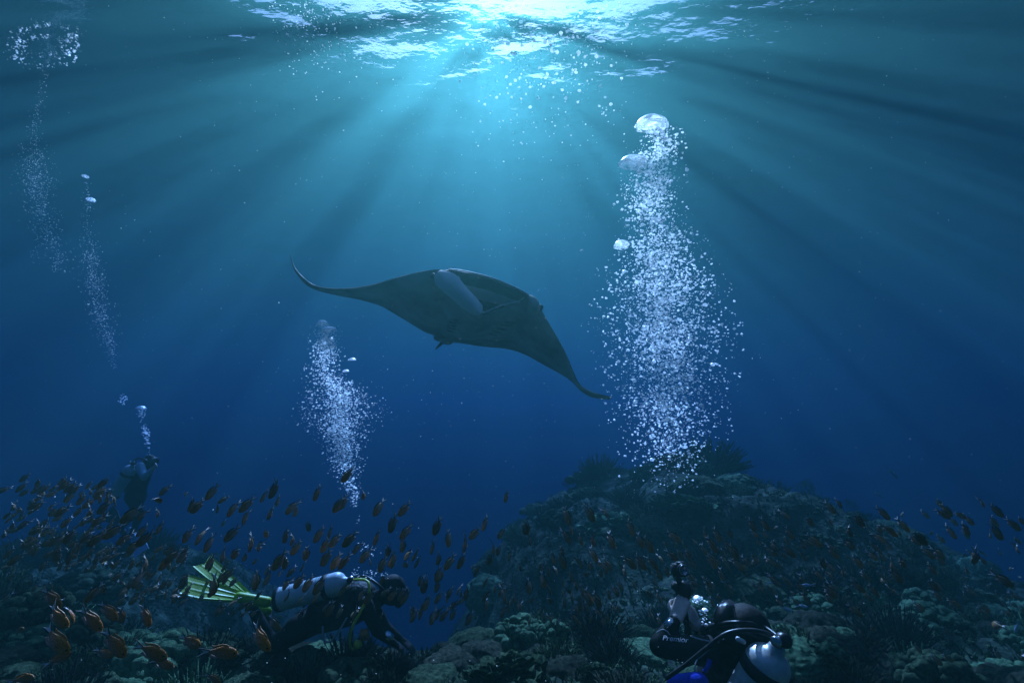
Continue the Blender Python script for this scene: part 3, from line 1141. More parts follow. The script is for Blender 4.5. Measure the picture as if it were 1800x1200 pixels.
# ---- far diver, upright, seen from the side
def diver_far():
    D = 8.4
    Q = lambda x, y, dd=0.0: P(x, y, D + dd)
    origin = Q(240, 870)
    root = bpy.data.objects.new("person", None); root.location = origin; root.empty_display_size = 0.2
    link(root)
    tag(root, "distant upright diver with pale sleeve and tilted tank behind the shoal", "person")
    head, neck, chest, waist, hip = Q(263, 812), Q(255, 822), Q(247, 832), Q(241, 858), Q(238, 872)
    mb = MB()
    ellipsoid(mb, head, (0.105, 0.10, 0.125))
    capsule(mb, head, 0.07, neck, 0.065)
    capsule(mb, neck, 0.09, chest, 0.15)
    capsule(mb, chest, 0.165, waist, 0.14)
    capsule(mb, waist, 0.145, hip, 0.15)
    for (dz, kx, ky, ax, ay) in ((-0.10, 246, 905, 232, 938), (0.12, 232, 908, 214, 925)):
        k_, a_ = Q(kx, ky, dz), Q(ax, ay, dz + 0.2)
        capsule(mb, hip + Vector((0, dz, 0)), 0.10, k_, 0.068)
        capsule(mb, k_, 0.066, a_, 0.046)
    remeshed("body", mb, 0.02, M_suit2, root, origin)
    mb = MB()
    e_, w_ = Q(253, 838, -0.30), Q(266, 826, -0.34)
    capsule(mb, Q(246, 820, -0.2), 0.075, e_, 0.055)
    capsule(mb, e_, 0.052, w_, 0.036)
    remeshed("sleeve", mb, 0.014, M_sleeve, root, origin)
    make_hand("hand", w_ + (w_ - e_).normalized() * 0.03, w_ - e_, (0, -1, 0.2), (0.4, 0.4, 0.45, 0.5), M_skin, root, origin, 0.009)
    mb = MB()
    capsule(mb, chest + Vector((-0.04, 0, 0)), 0.185, waist + Vector((-0.02, 0, 0)), 0.165)
    remeshed("buoyancy_vest", mb, 0.03, M_bcd, root, origin, 8)
    make_mask(head, (0.8, -0.4, 0.1), (0, 0, 1), root, origin)
    a, b = Q(232, 820, -0.22), Q(201, 866, -0.22)
    make_tank(a, b - a, (b - a).length * 1.05, 0.095, M_tankblue, root, origin, 0.2)
    hose("regulator_hose", [a, Q(240, 806, -0.1), Q(256, 808, -0.15), Q(266, 818, -0.1)], 0.014, M_rubber, root, origin)
    blade("fin", Q(236, 942, 0.05), Q(251, 974, -0.25), 0.22, (0.4, -0.9, 0.1), M_sleeve, root, origin)
    blade("fin", Q(210, 925, 0.3), Q(190, 898, 0.6), 0.22, (0.3, -0.9, 0.3), M_suit2, root, origin)


# ---- photographer in front, seen from behind
def diver_photographer():
    D = 2.25
    Q = lambda x, y, dd=0.0: P(x, y, D + dd)
    origin = Q(1270, 1180, 0.1)
    root = bpy.data.objects.new("person", None); root.location = origin; root.empty_display_size = 0.2
    link(root)
    tag(root, "diver in black wetsuit seen from behind raising a camera in both hands", "person")
    head = Q(1312, 1108, 0.12)
    neck = Q(1305, 1140, 0.14)
    shl, shr = Q(1252, 1146, 0.16), Q(1330, 1152, 0.30)
    chest = Q(1292, 1185, 0.26)
    pelvis = Q(1262, 1330, 0.20)
    mb = MB()
    ellipsoid(mb, head, (0.095, 0.105, 0.105))
    capsule(mb, head, 0.07, neck, 0.065)
    capsule(mb, neck, 0.08, chest, 0.14)
    capsule(mb, shl, 0.075, chest, 0.13); capsule(mb, shr, 0.075, chest, 0.13)
    capsule(mb, chest, 0.150, pelvis, 0.145)
    for s, kx in ((-1, 1180), (1, 1300)):
        k_ = Q(kx, 1480, 0.45)
        capsule(mb, pelvis + Vector((0.09 * s, 0, 0)), 0.10, k_, 0.07)
        capsule(mb, k_, 0.066, Q(kx - 10, 1540, -0.05), 0.045)
    el = Q(1160, 1134, 0.20)
    wl = Q(1185, 1092, 0.26)
    capsule(mb, shl, 0.068, el, 0.052)
    capsule(mb, el, 0.052, wl, 0.033)
    er, wr = Q(1252, 1150, 0.62), Q(1226, 1100, 0.42)
    capsule(mb, shr, 0.066, er, 0.05)
    capsule(mb, er, 0.05, wr, 0.033)
    remeshed("body", mb, 0.0105, M_suit, root, origin, 5)
    hl = make_hand("hand", wl + (wl - el).normalized() * 0.02, Q(1196, 1062, 0.30) - wl, (0.55, 0.85, 0.0), (0.8, 0.85, 0.9, 1.0), M_skin, root, origin, 0.004, 0.96)
    hr = make_hand("hand", wr + (wr - er).normalized() * 0.02, Q(1204, 1066, 0.38) - wr, (-0.75, 0.6, 0.1), (0.7, 0.8, 0.9, 1.0), M_skin, root, origin, 0.004, 0.96, -1)
    # hood over the head
    vs_ = []
    for v in ICO4[0]:
        q = Vector((v.x * 0.108, v.y * 0.112, v.z * 0.115)) * (1 + 0.02 * noise.noise(v * 5))
        vs_.append(head + q - origin)
    mesh_obj("hood", vs_, ICO4[1], M_suit, root)
    make_mask(head, (-0.75, 0.55, 0.35), (0.1, 0, 1), root, origin)
    # vest
    mb = MB()
    capsule(mb, shl + Vector((0.03, 0, -0.03)), 0.072, chest, 0.15)
    capsule(mb, shr, 0.075, chest, 0.15)
    capsule(mb, chest, 0.172, pelvis, 0.168)
    remeshed("buoyancy_vest", mb, 0.014, M_bcd, root, origin, 8)
    # tank
    a, b = Q(1362, 1144, -0.06), Q(1292, 1268, -0.02)
    ax = (b - a).normalized()
    make_tank(a, ax, 0.62, 0.094, M_alu, root, origin, 0.115)
    v0 = a - ax * 0.06
    # hoses
    hose("inflator_hose", [v0, Q(1330, 1108, -0.05), Q(1280, 1112, -0.04), Q(1240, 1140, -0.02), Q(1205, 1168, 0.0), Q(1170, 1192, 0.02)], 0.0100, M_rubber, root, origin)
    hose("regulator_hose", [v0, Q(1340, 1100, 0.05), Q(1300, 1094, 0.02), Q(1268, 1096, 0.1), Q(1246, 1102, 0.22), Q(1238, 1114, 0.3)], 0.010, M_rubber, root, origin)
    mb = MB(); lathe(mb, Q(1246, 1110, 0.26), Vector((-0.6, 0.6, 0.3)), [(-0.02, 0.018), (0, 0.03), (0.025, 0.032), (0.036, 0.02)], 18)
    mesh_obj("second_stage", [v - origin for v in mb.v], mb.f, M_rubber, root)
    # yellow-white tag, piping on the suit, blue accents
    mb = MB(); box_between(mb, Q(1302, 1125, 0.0), (Vector((0.9, 0, -0.4)).normalized(), Vector((0, 1, 0)), Vector((0.4, 0, 0.9)).normalized()), (0.020, 0.010, 0.009))
    mesh_obj("hose_clip", [v - origin for v in mb.v], mb.f, M_white, root)
    hose("piping", [Q(1214, 1117, 0.125), Q(1228, 1122, 0.095), Q(1246, 1126, 0.08), Q(1264, 1128, 0.075)], 0.0028, M_stripe, root, origin)
    hose("piping", [Q(1256, 1127, 0.075), Q(1249, 1137, 0.06), Q(1238, 1148, 0.07), Q(1228, 1156, 0.09)], 0.0028, M_stripe, root, origin)
    hose("piping", [Q(1226, 1157, 0.08), Q(1222, 1168, 0.06), Q(1220, 1184, 0.05)], 0.0028, M_stripe, root, origin)
    hose("piping", [Q(1155, 1111, 0.12), Q(1164, 1106, 0.10), Q(1172, 1109, 0.10), Q(1177, 1115, 0.11)], 0.0028, M_stripe, root, origin)
    hose("blue_trim", [Q(1248, 1158, -0.01), Q(1245, 1170, -0.02), Q(1238, 1180, -0.02)], 0.010, M_blueacc, root, origin)
    mb = MB(); capsule(mb, Q(1192, 1206, 0.05), 0.05, Q(1228, 1200, 0.03), 0.045)
    mesh_obj("blue_pocket", [v - origin for v in mb.v], mb.f, M_blueacc, root)
    mb = MB(); box_between(mb, Q(1176, 1094, 0.22), (Vector((0.75, 0.1, 0.6)).normalized(), Vector((-0.1, 1, 0)).normalized(), Vector((-0.6, 0, 0.75)).normalized()), (0.024, 0.02, 0.010))
    mesh_obj("dive_computer", [v - origin for v in mb.v], mb.f, M_chrome, root)
    # lettering along the sleeve, wrapped on the upper arm
    cu = bpy.data.curves.new("sleeve_lettering", 'FONT')
    cu.body = "Premior"
    cu.size = 0.035
    cu.extrude = 0.001
    cu.shear = 0.3
    tmp = bpy.data.objects.new("tmp", cu); COL.objects.link(tmp)
    dg = bpy.context.evaluated_depsgraph_get()
    me = bpy.data.meshes.new_from_object(tmp.evaluated_get(dg))
    bpy.data.objects.remove(tmp)
    me.name = "sleeve_lettering"
    me.materials.clear(); me.materials.append(M_white)
    axx = (shl - el).normalized()
    upv = Vector((0, -0.55, 0.83))
    upv = (upv - axx * upv.dot(axx)).normalized()
    R0 = 0.0565
    for v in me.vertices:
        x, y, z = v.co
        t = -(y - 0.012) / R0
        base = el + axx * (x + 0.005)
        r0 = R0 + 0.011 * ((x + 0.005) / (shl - el).length) + 0.001 + z
        q = Quaternion(axx, -(t - 0.1)) @ upv if False else (upv * math.cos(t) + axx.cross(upv) * math.sin(t))
        v.co = base + q * r0 - origin
    o = bpy.data.objects.new("sleeve_lettering", me)
    link(o, root)
    return Q


Qp = diver_photographer()
diver_horizontal()
diver_far()


# ---- camera rig held up by the photographer: grip, ball joints, housing with dome
def camera_rig():
    Q = Qp
    origin = Q(1199, 1078, 0.36)
    root = bpy.data.objects.new("camera_rig", None); root.location = origin; root.empty_display_size = 0.1
    link(root)
    tag(root, "small black underwater camera on a jointed grip held in both hands", "camera")

    def bld(name, mb, m, par=root):
        return mesh_obj(name, [Vector(v) - origin for v in mb.v], mb.f, m, par)
    mb = MB(); mb.tube([Q(1212, 1118, 0.36), Q(1206, 1090, 0.37), Q(1201, 1066, 0.37), Q(1199, 1052, 0.37)], [0.014, 0.017, 0.017, 0.012], 14); bld("grip", mb, M_rubber)
    mb = MB(); capsule(mb, Q(1200, 1052, 0.37), 0.032, Q(1201, 1036, 0.37), 0.045); bld("video_light", mb, M_rubber)
    mb = MB(); box_between(mb, Q(1193, 1030, 0.37), (Vector((1, 0, 0)), Vector((0, 1, 0)), Vector((0, 0, 1))), (0.032, 0.03, 0.018)); bld("arm_clamp", mb, M_bcd)
    mb = MB(); ellipsoid(mb, Q(1193, 1018, 0.37), (0.016, 0.016, 0.02)); bld("ball_joint", mb, M_rubber)
    mb = MB(); box_between(mb, Q(1194, 1001, 0.37), (Vector((1, 0.1, 0.1)).normalized(), Vector((-0.1, 1, 0)).normalized(), Vector((-0.1, 0, 1)).normalized()), (0.038, 0.028, 0.030))
    hs = bld("housing", mb, M_rubber)
    mb = MB(); lathe(mb, Q(1199, 1000, 0.34), Vector((0.25, -0.95, 0.05)), [(0, 0.030), (0.012, 0.030), (0.014, 0.026)], 8); bld("lens_hood", mb, M_rubber, hs)
    mb = MB(); lathe(mb, Q(1199, 1000, 0.335), Vector((0.25, -0.95, 0.05)), [(0.013, 0.0265), (0.0165, 0.0265), (0.0165, 0.0235), (0.013, 0.0235)], 8); bld("lens_ring", mb, M_chrome, hs)
    mb = MB(); box_between(mb, Q(1196, 990, 0.37), (Vector((1, 0, 0)), Vector((0, 1, 0)), Vector((0, 0, 1))), (0.022, 0.014, 0.008)); bld("shutter_lever", mb, M_rubber, hs)
    mb = MB(); mb.tube([Vector(p) for p in catmull([tuple(Q(1206, 1090, 0.33)), tuple(Q(1205, 1106, 0.32)), tuple(Q(1207, 1122, 0.30)), tuple(Q(1204, 1136, 0.29))], 12)], 0.006, 6); bld("lanyard", mb, M_rubber)


camera_rig()


# ------------------------------------------------------------------ bubbles
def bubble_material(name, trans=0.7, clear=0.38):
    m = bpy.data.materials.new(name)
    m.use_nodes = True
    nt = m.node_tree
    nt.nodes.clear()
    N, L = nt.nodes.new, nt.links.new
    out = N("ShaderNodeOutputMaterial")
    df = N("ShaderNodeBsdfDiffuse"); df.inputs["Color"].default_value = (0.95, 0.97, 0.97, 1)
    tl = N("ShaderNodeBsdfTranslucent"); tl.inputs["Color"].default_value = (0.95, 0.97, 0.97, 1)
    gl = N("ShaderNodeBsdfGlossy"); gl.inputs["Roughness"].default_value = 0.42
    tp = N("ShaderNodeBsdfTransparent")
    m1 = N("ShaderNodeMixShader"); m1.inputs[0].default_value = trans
    ad = N("ShaderNodeAddShader")  # gloss summed over the white body: strobe-lit brightness put into the material
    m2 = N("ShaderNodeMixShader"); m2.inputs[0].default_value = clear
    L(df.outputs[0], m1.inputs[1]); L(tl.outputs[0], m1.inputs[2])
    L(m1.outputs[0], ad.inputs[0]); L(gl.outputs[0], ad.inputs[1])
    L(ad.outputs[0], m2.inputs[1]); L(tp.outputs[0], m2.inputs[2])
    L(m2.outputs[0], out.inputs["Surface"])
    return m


def cap_material():
    def fn(nt, b):
        N, L = nt.nodes.new, nt.links.new
        tc = N("ShaderNodeTexCoord")
        n = N("ShaderNodeTexNoise"); n.inputs["Scale"].default_value = 5.0; n.inputs["Detail"].default_value = 3
        L(tc.outputs["Object"], n.inputs["Vector"])
        bp = N("ShaderNodeBump"); bp.inputs["Strength"].default_value = 0.5; bp.inputs["Distance"].default_value = 0.2
        L(n.outputs["Fac"], bp.inputs["Height"]); L(bp.outputs[0], b.inputs["Normal"])
    return mat("bubble_cap", fn, base=(0.95, 0.97, 0.97), rough=0.38, metallic=0.85)


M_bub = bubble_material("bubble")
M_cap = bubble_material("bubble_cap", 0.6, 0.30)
_nt = M_cap.node_tree                      # mottle of refracted light put in as clear patches, more towards the ragged rim
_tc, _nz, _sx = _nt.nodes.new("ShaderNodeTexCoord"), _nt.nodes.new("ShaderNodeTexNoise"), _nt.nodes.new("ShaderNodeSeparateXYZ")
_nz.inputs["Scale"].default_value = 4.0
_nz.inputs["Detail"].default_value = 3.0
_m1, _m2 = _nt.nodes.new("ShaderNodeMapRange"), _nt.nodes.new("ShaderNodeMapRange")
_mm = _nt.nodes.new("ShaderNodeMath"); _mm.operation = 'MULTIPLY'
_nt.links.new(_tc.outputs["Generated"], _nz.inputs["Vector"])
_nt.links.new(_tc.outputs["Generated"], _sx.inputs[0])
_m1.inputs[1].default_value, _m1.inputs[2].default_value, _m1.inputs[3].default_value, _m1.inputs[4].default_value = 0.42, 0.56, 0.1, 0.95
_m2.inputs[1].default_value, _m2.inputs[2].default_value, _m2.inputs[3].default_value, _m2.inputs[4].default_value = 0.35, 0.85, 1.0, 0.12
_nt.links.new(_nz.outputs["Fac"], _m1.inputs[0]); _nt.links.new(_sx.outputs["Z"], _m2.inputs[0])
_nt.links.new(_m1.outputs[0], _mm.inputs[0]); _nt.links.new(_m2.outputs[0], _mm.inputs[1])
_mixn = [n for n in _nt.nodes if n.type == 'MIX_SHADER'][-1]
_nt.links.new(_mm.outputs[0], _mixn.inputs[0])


def bubble_cloud(name, label, pts, seed):
    """pts: list of (centre, radius). One joined mesh of small uneven bubbles."""
    r = np.random.RandomState(seed)
    iv = np.array([tuple(v) for v in ICO1[0]])
    jf = np.array(ICO1[1])
    n = len(pts)
    c = np.array([tuple(p[0]) for p in pts])
    rad = np.array([p[1] for p in pts])
    sc = np.stack([r.uniform(0.85, 1.3, n), r.uniform(0.85, 1.3, n), r.uniform(0.5, 0.9, n)], 1) * rad[:, None]
    jit = r.uniform(0.78, 1.22, (n, len(iv), 1))
    V = (iv[None] * jit * sc[:, None, :] + c[:, None, :]).reshape(-1, 3)
    Fc = (jf[None] + (np.arange(n) * len(iv))[:, None, None]).reshape(-1, 3)
    me = bpy.data.meshes.new(name)
    me.vertices.add(len(V)); me.vertices.foreach_set("co", V.astype(np.float32).ravel())
    me.loops.add(Fc.size); me.loops.foreach_set("vertex_index", Fc.astype(np.int32).ravel())
    me.polygons.add(len(Fc)); me.polygons.foreach_set("loop_start", np.arange(0, Fc.size, 3, dtype=np.int32))
    me.polygons.foreach_set("use_smooth", [True] * len(Fc))
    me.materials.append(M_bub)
    me.update(calc_edges=True)
    o = link(bpy.data.objects.new(name, me))
    tag(o, label, "bubbles", kind="stuff")
    return o


def envelope(rows, y):
    for a, b in zip(rows, rows[1:]):
        if a[0] <= y <= b[0]:
            t = (y - a[0]) / (b[0] - a[0])
            return [p + (q - p) * t for p, q in zip(a, b)]
    return None


def plume_points(rows, d, n, rpx, seed, big=0.04, edge=1.0):
    """rows: (y, centre x, half width, density) in photo pixels at depth d"""
    r = random.Random(seed)
    y0, y1 = rows[0][0], rows[-1][0]
    mx = max(q[3] * q[2] for q in rows)
    out = []
    while len(out) < n:
        y = r.uniform(y0, y1)
        e = envelope(rows, y)
        if r.random() > e[3] * e[2] / mx:
            continue
        # clumpy round cross-section
        a, q = r.uniform(0, 6.283), min(1.25, abs(r.gauss(0, 0.50)) + 0.24 * r.random()) * edge
        x = e[1] + e[2] * q * math.cos(a)
        dd = d + e[2] * q * math.sin(a) * d / F
        p = P(x, y, dd)
        if noise.noise(p * 3.2 + Vector((seed, 0, 0))) + 0.6 * noise.noise(p * 9.0) < r.uniform(-0.75, 0.15):
            continue
        k = r.random()
        px = rpx[0] + (rpx[1] - rpx[0]) * k ** 3.2
        if r.random() < big:
            px *= r.uniform(1.5, 2.3)
        out.append((p, px * dd / F))
    return out


PLUME_A = [(222, 1158, 34, 1.0), (262, 1164, 42, 1.0), (300, 1150, 54, 1.1), (350, 1138, 54, 1.1), (385, 1150, 52, 1.1), (415, 1160, 64, .9), (450, 1158, 82, .9), (500, 1166, 100, 1.0), (560, 1168, 110, 1.0), (620, 1174, 108, .9), (680, 1176, 98, .75), (730, 1176, 92, .6), (780, 1176, 90, .4), (810, 1180, 84, .16), (865, 1180, 66, .05)]
PLUME_B = [(572, 572, 20, 1.1), (600, 574, 28, 1.2), (630, 572, 28, .8), (652, 566, 30, .5), (680, 590, 48, .8), (705, 600, 66, .9), (735, 602, 72, 1.0), (752, 598, 56, .8), (780, 603, 36, .9), (815, 606, 32, .8), (840, 612, 24, .35), (870, 620, 12, .5), (892, 622, 5, .5)]
PLUME_C = [(120, 78, 9, .25), (180, 68, 10, .3), (235, 60, 10, .6), (290, 60, 26, 1.0), (340, 64, 24, .9), (400, 78, 24, .8), (440, 92, 26, .6), (480, 104, 20, .25)]
PLUME_D = [(318, 150, 5, .5), (350, 156, 8, .4), (400, 152, 10, .5), (440, 158, 14, .9), (490, 165, 20, 1.0), (530, 172, 20, .9), (580, 184, 15, .8), (620, 196, 10, .6), (648, 204, 6, .3)]
PLUME_E = [(716, 248, 7, 1.), (740, 250, 8, .8), (765, 258, 7, .7), (790, 262, 6, .8), (806, 262, 8, .6)]

single = []                                   # the bubbles that show largest become things of their own
clouds = [
    ("bubble_plume", "tall bright white plume of bubbles rising above the coral mound", plume_points(PLUME_A, 5.0, 11500, (0.5, 2.7), 31), 1),
    ("bubble_plume", "round blue-white cloud of bubbles rising above the yellow finned diver", plume_points(PLUME_B, 5.4, 5600, (0.42, 1.7), 32), 2),
    ("bubble_plume", "faint thin stream of tiny bubbles below the ring of surface foam", plume_points(PLUME_C, 9.6, 1500, (0.28, 0.75), 33, 0.02, 1.5), 3),
    ("bubble_plume", "faint slanting stream of tiny bubbles high above the far diver", plume_points(PLUME_D, 9.0, 1250, (0.28, 0.8), 34, 0.03, 1.5), 4),
    ("bubble_plume", "short stream of bubbles leaving the far diver's regulator", plume_points(PLUME_E, 8.4, 190, (0.5, 1.5), 35), 5),
]
# loose rising bubbles under the sun and near the surface
r_ = random.Random(77)
loose = []
while len(loose) < 760:
    if r_.random() < 0.72:
        x, y = r_.gauss(970, 85), abs(r_.gauss(0, 130)) + 8
        if x < 800 or x > 1120 or y > 320:
            continue
        px = r_.choice((0.8, 0.9, 1.0, 1.2, 1.6, 2.4, 3.2)) * r_.uniform(0.8, 1.2)
        if y > 190: px = min(px, 1.5)
    else:
        x, y = r_.gauss(545, 45) + 0, abs(r_.gauss(0, 75)) + 4
        x += y * 0.18
        px = r_.uniform(0.6, 1.5)
    d = r_.uniform(4.4, 5.6)
    p = P(x, y, d)
    if p.z < SURF - 0.3:
        loose.append((p, px * d / F, px))
clouds.append(("bubble_plume", "loose scatter of small bubbles below the sunlit surface", [(p, q) for p, q, px in loose if px < 1.9], 6))
single += [(p, q, "round silvery bubble rising in the sunlit water below the surface", "loose bubbles under the sun") for p, q, px in loose if px >= 1.9]
# small groups near the divers
near = []
for (cx, cy, sx, sy, n, d, rp) in [(1226, 1053, 7, 4, 16, 2.4, 1.6), (1234, 1076, 7, 6, 16, 2.4, 1.5), (1240, 1096, 4, 8, 8, 2.4, 1.3)]:
    for _ in range(n):
        near.append((P(r_.gauss(cx, sx), r_.gauss(cy, sy), d + r_.uniform(-.04, .04)), rp * r_.uniform(.5, 1.5) * d / F))
clouds.append(("bubble_cluster", "sparkling cluster of bubbles beside the photographer's regulator", near, 7))
near = []
for (cx, cy, sx, sy, n, d, rp) in [(640, 960, 6, 5, 12, 4.2, 1.2), (660, 975, 8, 6, 8, 4.2, 1.3), (652, 1008, 10, 6, 34, 4.3, 1.1), (626, 1012, 9, 4, 16, 4.3, 1.0), (674, 1010, 5, 3, 10, 4.3, 1.2), (631, 915, 2, 4, 6, 4.5, 1.2)]:
    for _ in range(n):
        near.append((P(r_.gauss(cx, sx), r_.gauss(cy, sy), d + r_.uniform(-.05, .05)), rp * r_.uniform(.4, 1.4) * d / F))
clouds.append(("bubble_cluster", "small bubbles leaving the hooded head of the yellow finned diver", near, 8))
near = []
for _ in range(34):
    near.append((P(r_.gauss(217, 4), r_.gauss(700, 7), 9.6), r_.uniform(0.5, 1.3) * 9.6 / F))
clouds.append(("bubble_cluster", "tiny knot of bubbles left of the far diver's bubble stream", near, 9))
# foam ring where a plume breaks the surface
near = []
for _ in range(420):
    a = r_.uniform(0, 6.283)
    q = r_.gauss(1.0, 0.14)
    x, y = 78 + 52 * q * math.cos(a), 92 + 26 * q * math.sin(a)
    if y > 105 and r_.random() < 0.6 or noise.noise(Vector((x * 0.06, y * 0.09, 3))) < -0.08:
        continue
    d = (SURF - 0.12) / (math.sin(PITCH) + (600 - y) / F * math.cos(PITCH))
    near.append((P(x, y, d), r_.choice((0.45, 0.5, 0.6, 0.8, 1.0, 1.5)) * d / F))
clouds.append(("surface_foam", "ring of white foam where bubbles reach the water surface", near, 10))

# the largest bubbles of each plume as things, the rest as one mass
for ci in (0, 1):
    nm, lb, pts, sd = clouds[ci]
    pts.sort(key=lambda t: -t[1])
    k = (150, 60)[ci]
    if ci == 0:
        single += [(p, q, "small white bubble in the tall plume above the coral mound", "largest bubbles of the tall plume") for p, q in pts[:k]]
    else:
        single += [(p, q, "small white bubble in the round cloud above the yellow finned diver", "largest bubbles of the round cloud") for p, q in pts[:k]]
    clouds[ci] = (nm, lb, pts[k:], sd)
for nm, lb, pts, sd in clouds:
    bubble_cloud(nm, lb, pts, sd)

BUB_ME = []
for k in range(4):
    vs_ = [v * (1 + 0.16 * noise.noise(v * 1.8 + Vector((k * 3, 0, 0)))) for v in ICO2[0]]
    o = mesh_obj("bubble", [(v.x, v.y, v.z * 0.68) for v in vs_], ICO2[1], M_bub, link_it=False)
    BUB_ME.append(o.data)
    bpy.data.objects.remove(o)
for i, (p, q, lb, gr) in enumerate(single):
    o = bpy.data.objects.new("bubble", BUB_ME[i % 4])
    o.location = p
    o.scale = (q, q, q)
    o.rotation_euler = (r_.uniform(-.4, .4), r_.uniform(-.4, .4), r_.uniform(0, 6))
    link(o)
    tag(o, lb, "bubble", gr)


# large spherical-cap bubbles
def cap_mesh(seed):
    r = random.Random(seed)
    NU, NR = 40, 12
    vs_, fs_ = [], []
    for j in range(2 * NR):
        t = j / (2 * NR - 1)
        if t <= 0.5:
            ph = t / 0.5 * math.pi / 2
            rr, z = math.sin(ph), 0.62 * math.cos(ph)
        else:
            ph = (t - 0.5) / 0.5
            rr, z = 1 - ph, 0.30 * math.sin(ph * math.pi / 2) - 0.03
        for i in range(NU):
            th = 2 * math.pi * i / NU
            v = Vector((math.cos(th) * rr, math.sin(th) * rr, z))
            n_ = noise.noise(v * 1.3 + Vector((seed, 0, 0))) * 0.10
            if t > 0.42:
                n_ += noise.noise(v * 5 + Vector((0, seed, 0))) * 0.16
            vs_.append(v * (1 + n_))
    for j in range(2 * NR - 1):
        for i in range(NU):
            i2 = (i + 1) % NU
            fs_.append((j * NU + i, (j + 1) * NU + i, (j + 1) * NU + i2, j * NU + i2))
    return vs_, fs_


for k, (x, y, w, d, lb, tl) in enumerate([
    (1146, 222, 28, 5.0, "large domed air bubble at the very top of the tall plume", 0.05),
    (1113, 290, 26, 5.0, "second domed air bubble below the topmost one of the tall plume", -0.12),
    (1093, 432, 14, 4.9, "small domed air bubble at the side of the tall plume", 0.2),
    (567, 570, 11, 5.4, "domed air bubble at the top of the round bubble cloud", 0.0),
    (577, 582, 14, 5.35, "wider domed air bubble just under the top of the round bubble cloud", 0.1),
    (619, 633, 7, 5.4, "lone little air bubble beside the upper part of the round cloud", 0.1),
    (608, 653, 6, 5.4, "lower lone little air bubble beside the round cloud", -0.1),
    (248, 718, 8, 8.4, "domed bubble on top of the far diver's bubble stream", 0.0),
    (150, 311, 6, 9.0, "topmost domed bubble of the slanting far stream", 0.0),
    (160, 352, 7, 9.0, "lower domed bubble of the slanting far stream", 0.0),
    (1022, 441, 4, 4.8, "single small bubble in open water between manta and tall plume", 0.3),
    (1226, 1052, 8, 2.4, "glinting domed bubble above the photographer's regulator", 0.2),
    (1238, 1073, 7, 2.4, "glinting domed bubble just above the photographer's hose", -0.2),
]):
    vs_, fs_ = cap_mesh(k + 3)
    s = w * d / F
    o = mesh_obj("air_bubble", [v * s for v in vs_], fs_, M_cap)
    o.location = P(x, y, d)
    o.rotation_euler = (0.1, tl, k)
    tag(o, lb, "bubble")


# drifting particles in the water
def build_snow():
    r = random.Random(99)
    pts = []
    while len(pts) < 3200:
        d = r.uniform(0.8, 6.5)
        x, y = r.uniform(0, 1800), r.uniform(0, 1200)
        w = math.exp(-((x - 900) / 520) ** 2) * (1 if y < 750 else 0.35)
        if r.random() > w * 0.9 + 0.05:
            continue
        p = P(x, y, d)
        if p.z > SURF - 0.4 or p.z < seabed_h(p.x, p.y) + 0.05:
            continue
        pts.append((p, r.choice((0.0005, 0.0006, 0.0007, 0.0008, 0.0012)) * (0.5 + 0.22 * d)))
    o = bubble_cloud("drifting_particles", "fine pale plankton specks drifting through the water", pts, 12)
    o["category"] = "plankton"


build_snow()


# ------------------------------------------------------------------ fish
def nodes_fish(top, belly, head):
    def fn(nt, b):
        N, L = nt.nodes.new, nt.links.new
        tc = N("ShaderNodeTexCoord")
        sx = N("ShaderNodeSeparateXYZ")
        L(tc.outputs["Object"], sx.inputs[0])
        # belly to back
        mr = N("ShaderNodeMapRange"); mr.inputs[1].default_value = -0.13; mr.inputs[2].default_value = 0.08
        L(sx.outputs["Z"], mr.inputs[0])
        mx = N("ShaderNodeMix"); mx.data_type = 'RGBA'
        mx.inputs[6].default_value = (*belly, 1); mx.inputs[7].default_value = (*top, 1)
        L(mr.outputs[0], mx.inputs["Factor"])
        # warmer head
        mh = N("ShaderNodeMapRange"); mh.inputs[1].default_value = -0.15; mh.inputs[2].default_value = 0.35
        L(sx.outputs["X"], mh.inputs[0])
        m2 = N("ShaderNodeMix"); m2.data_type = 'RGBA'
        mm = N("ShaderNodeMath"); mm.operation = 'MULTIPLY'; mm.inputs[1].default_value = 0.75
        L(mh.outputs[0], mm.inputs[0])
        L(mm.outputs[0], m2.inputs["Factor"]); L(mx.outputs[2], m2.inputs[6])
        m2.inputs[7].default_value = (*head, 1)
        # scales
        v = N("ShaderNodeTexVoronoi"); v.inputs["Scale"].default_value = 24
        L(tc.outputs["Object"], v.inputs["Vector"])
        cr = N("ShaderNodeMapRange"); cr.inputs[1].default_value = 0.0; cr.inputs[2].default_value = 0.6
        cr.inputs[3].default_value = 1.1; cr.inputs[4].default_value = 0.72
        L(v.outputs["Distance"], cr.inputs[0])
        m3 = N("ShaderNodeMix"); m3.data_type = 'RGBA'; m3.blend_type = 'MULTIPLY'; m3.inputs["Factor"].default_value = 1
        L(m2.outputs[2], m3.inputs[6]); L(cr.outputs[0], m3.inputs[7])
        # each fish a little different
        oi = N("ShaderNodeObjectInfo")
        hs = N("ShaderNodeHueSaturation")
        mv = N("ShaderNodeMapRange"); mv.inputs[3].default_value = 0.65; mv.inputs[4].default_value = 1.2
        L(oi.outputs["Random"], mv.inputs[0]); L(mv.outputs[0], hs.inputs["Value"])
        L(m3.outputs[2], hs.inputs["Color"])
        L(hs.outputs[0], b.inputs["Base Color"])
        bp = N("ShaderNodeBump"); bp.inputs["Strength"].default_value = 0.25; bp.inputs["Distance"].default_value = 0.02
        L(v.outputs["Distance"], bp.inputs["Height"]); L(bp.outputs[0], b.inputs["Normal"])
    return fn


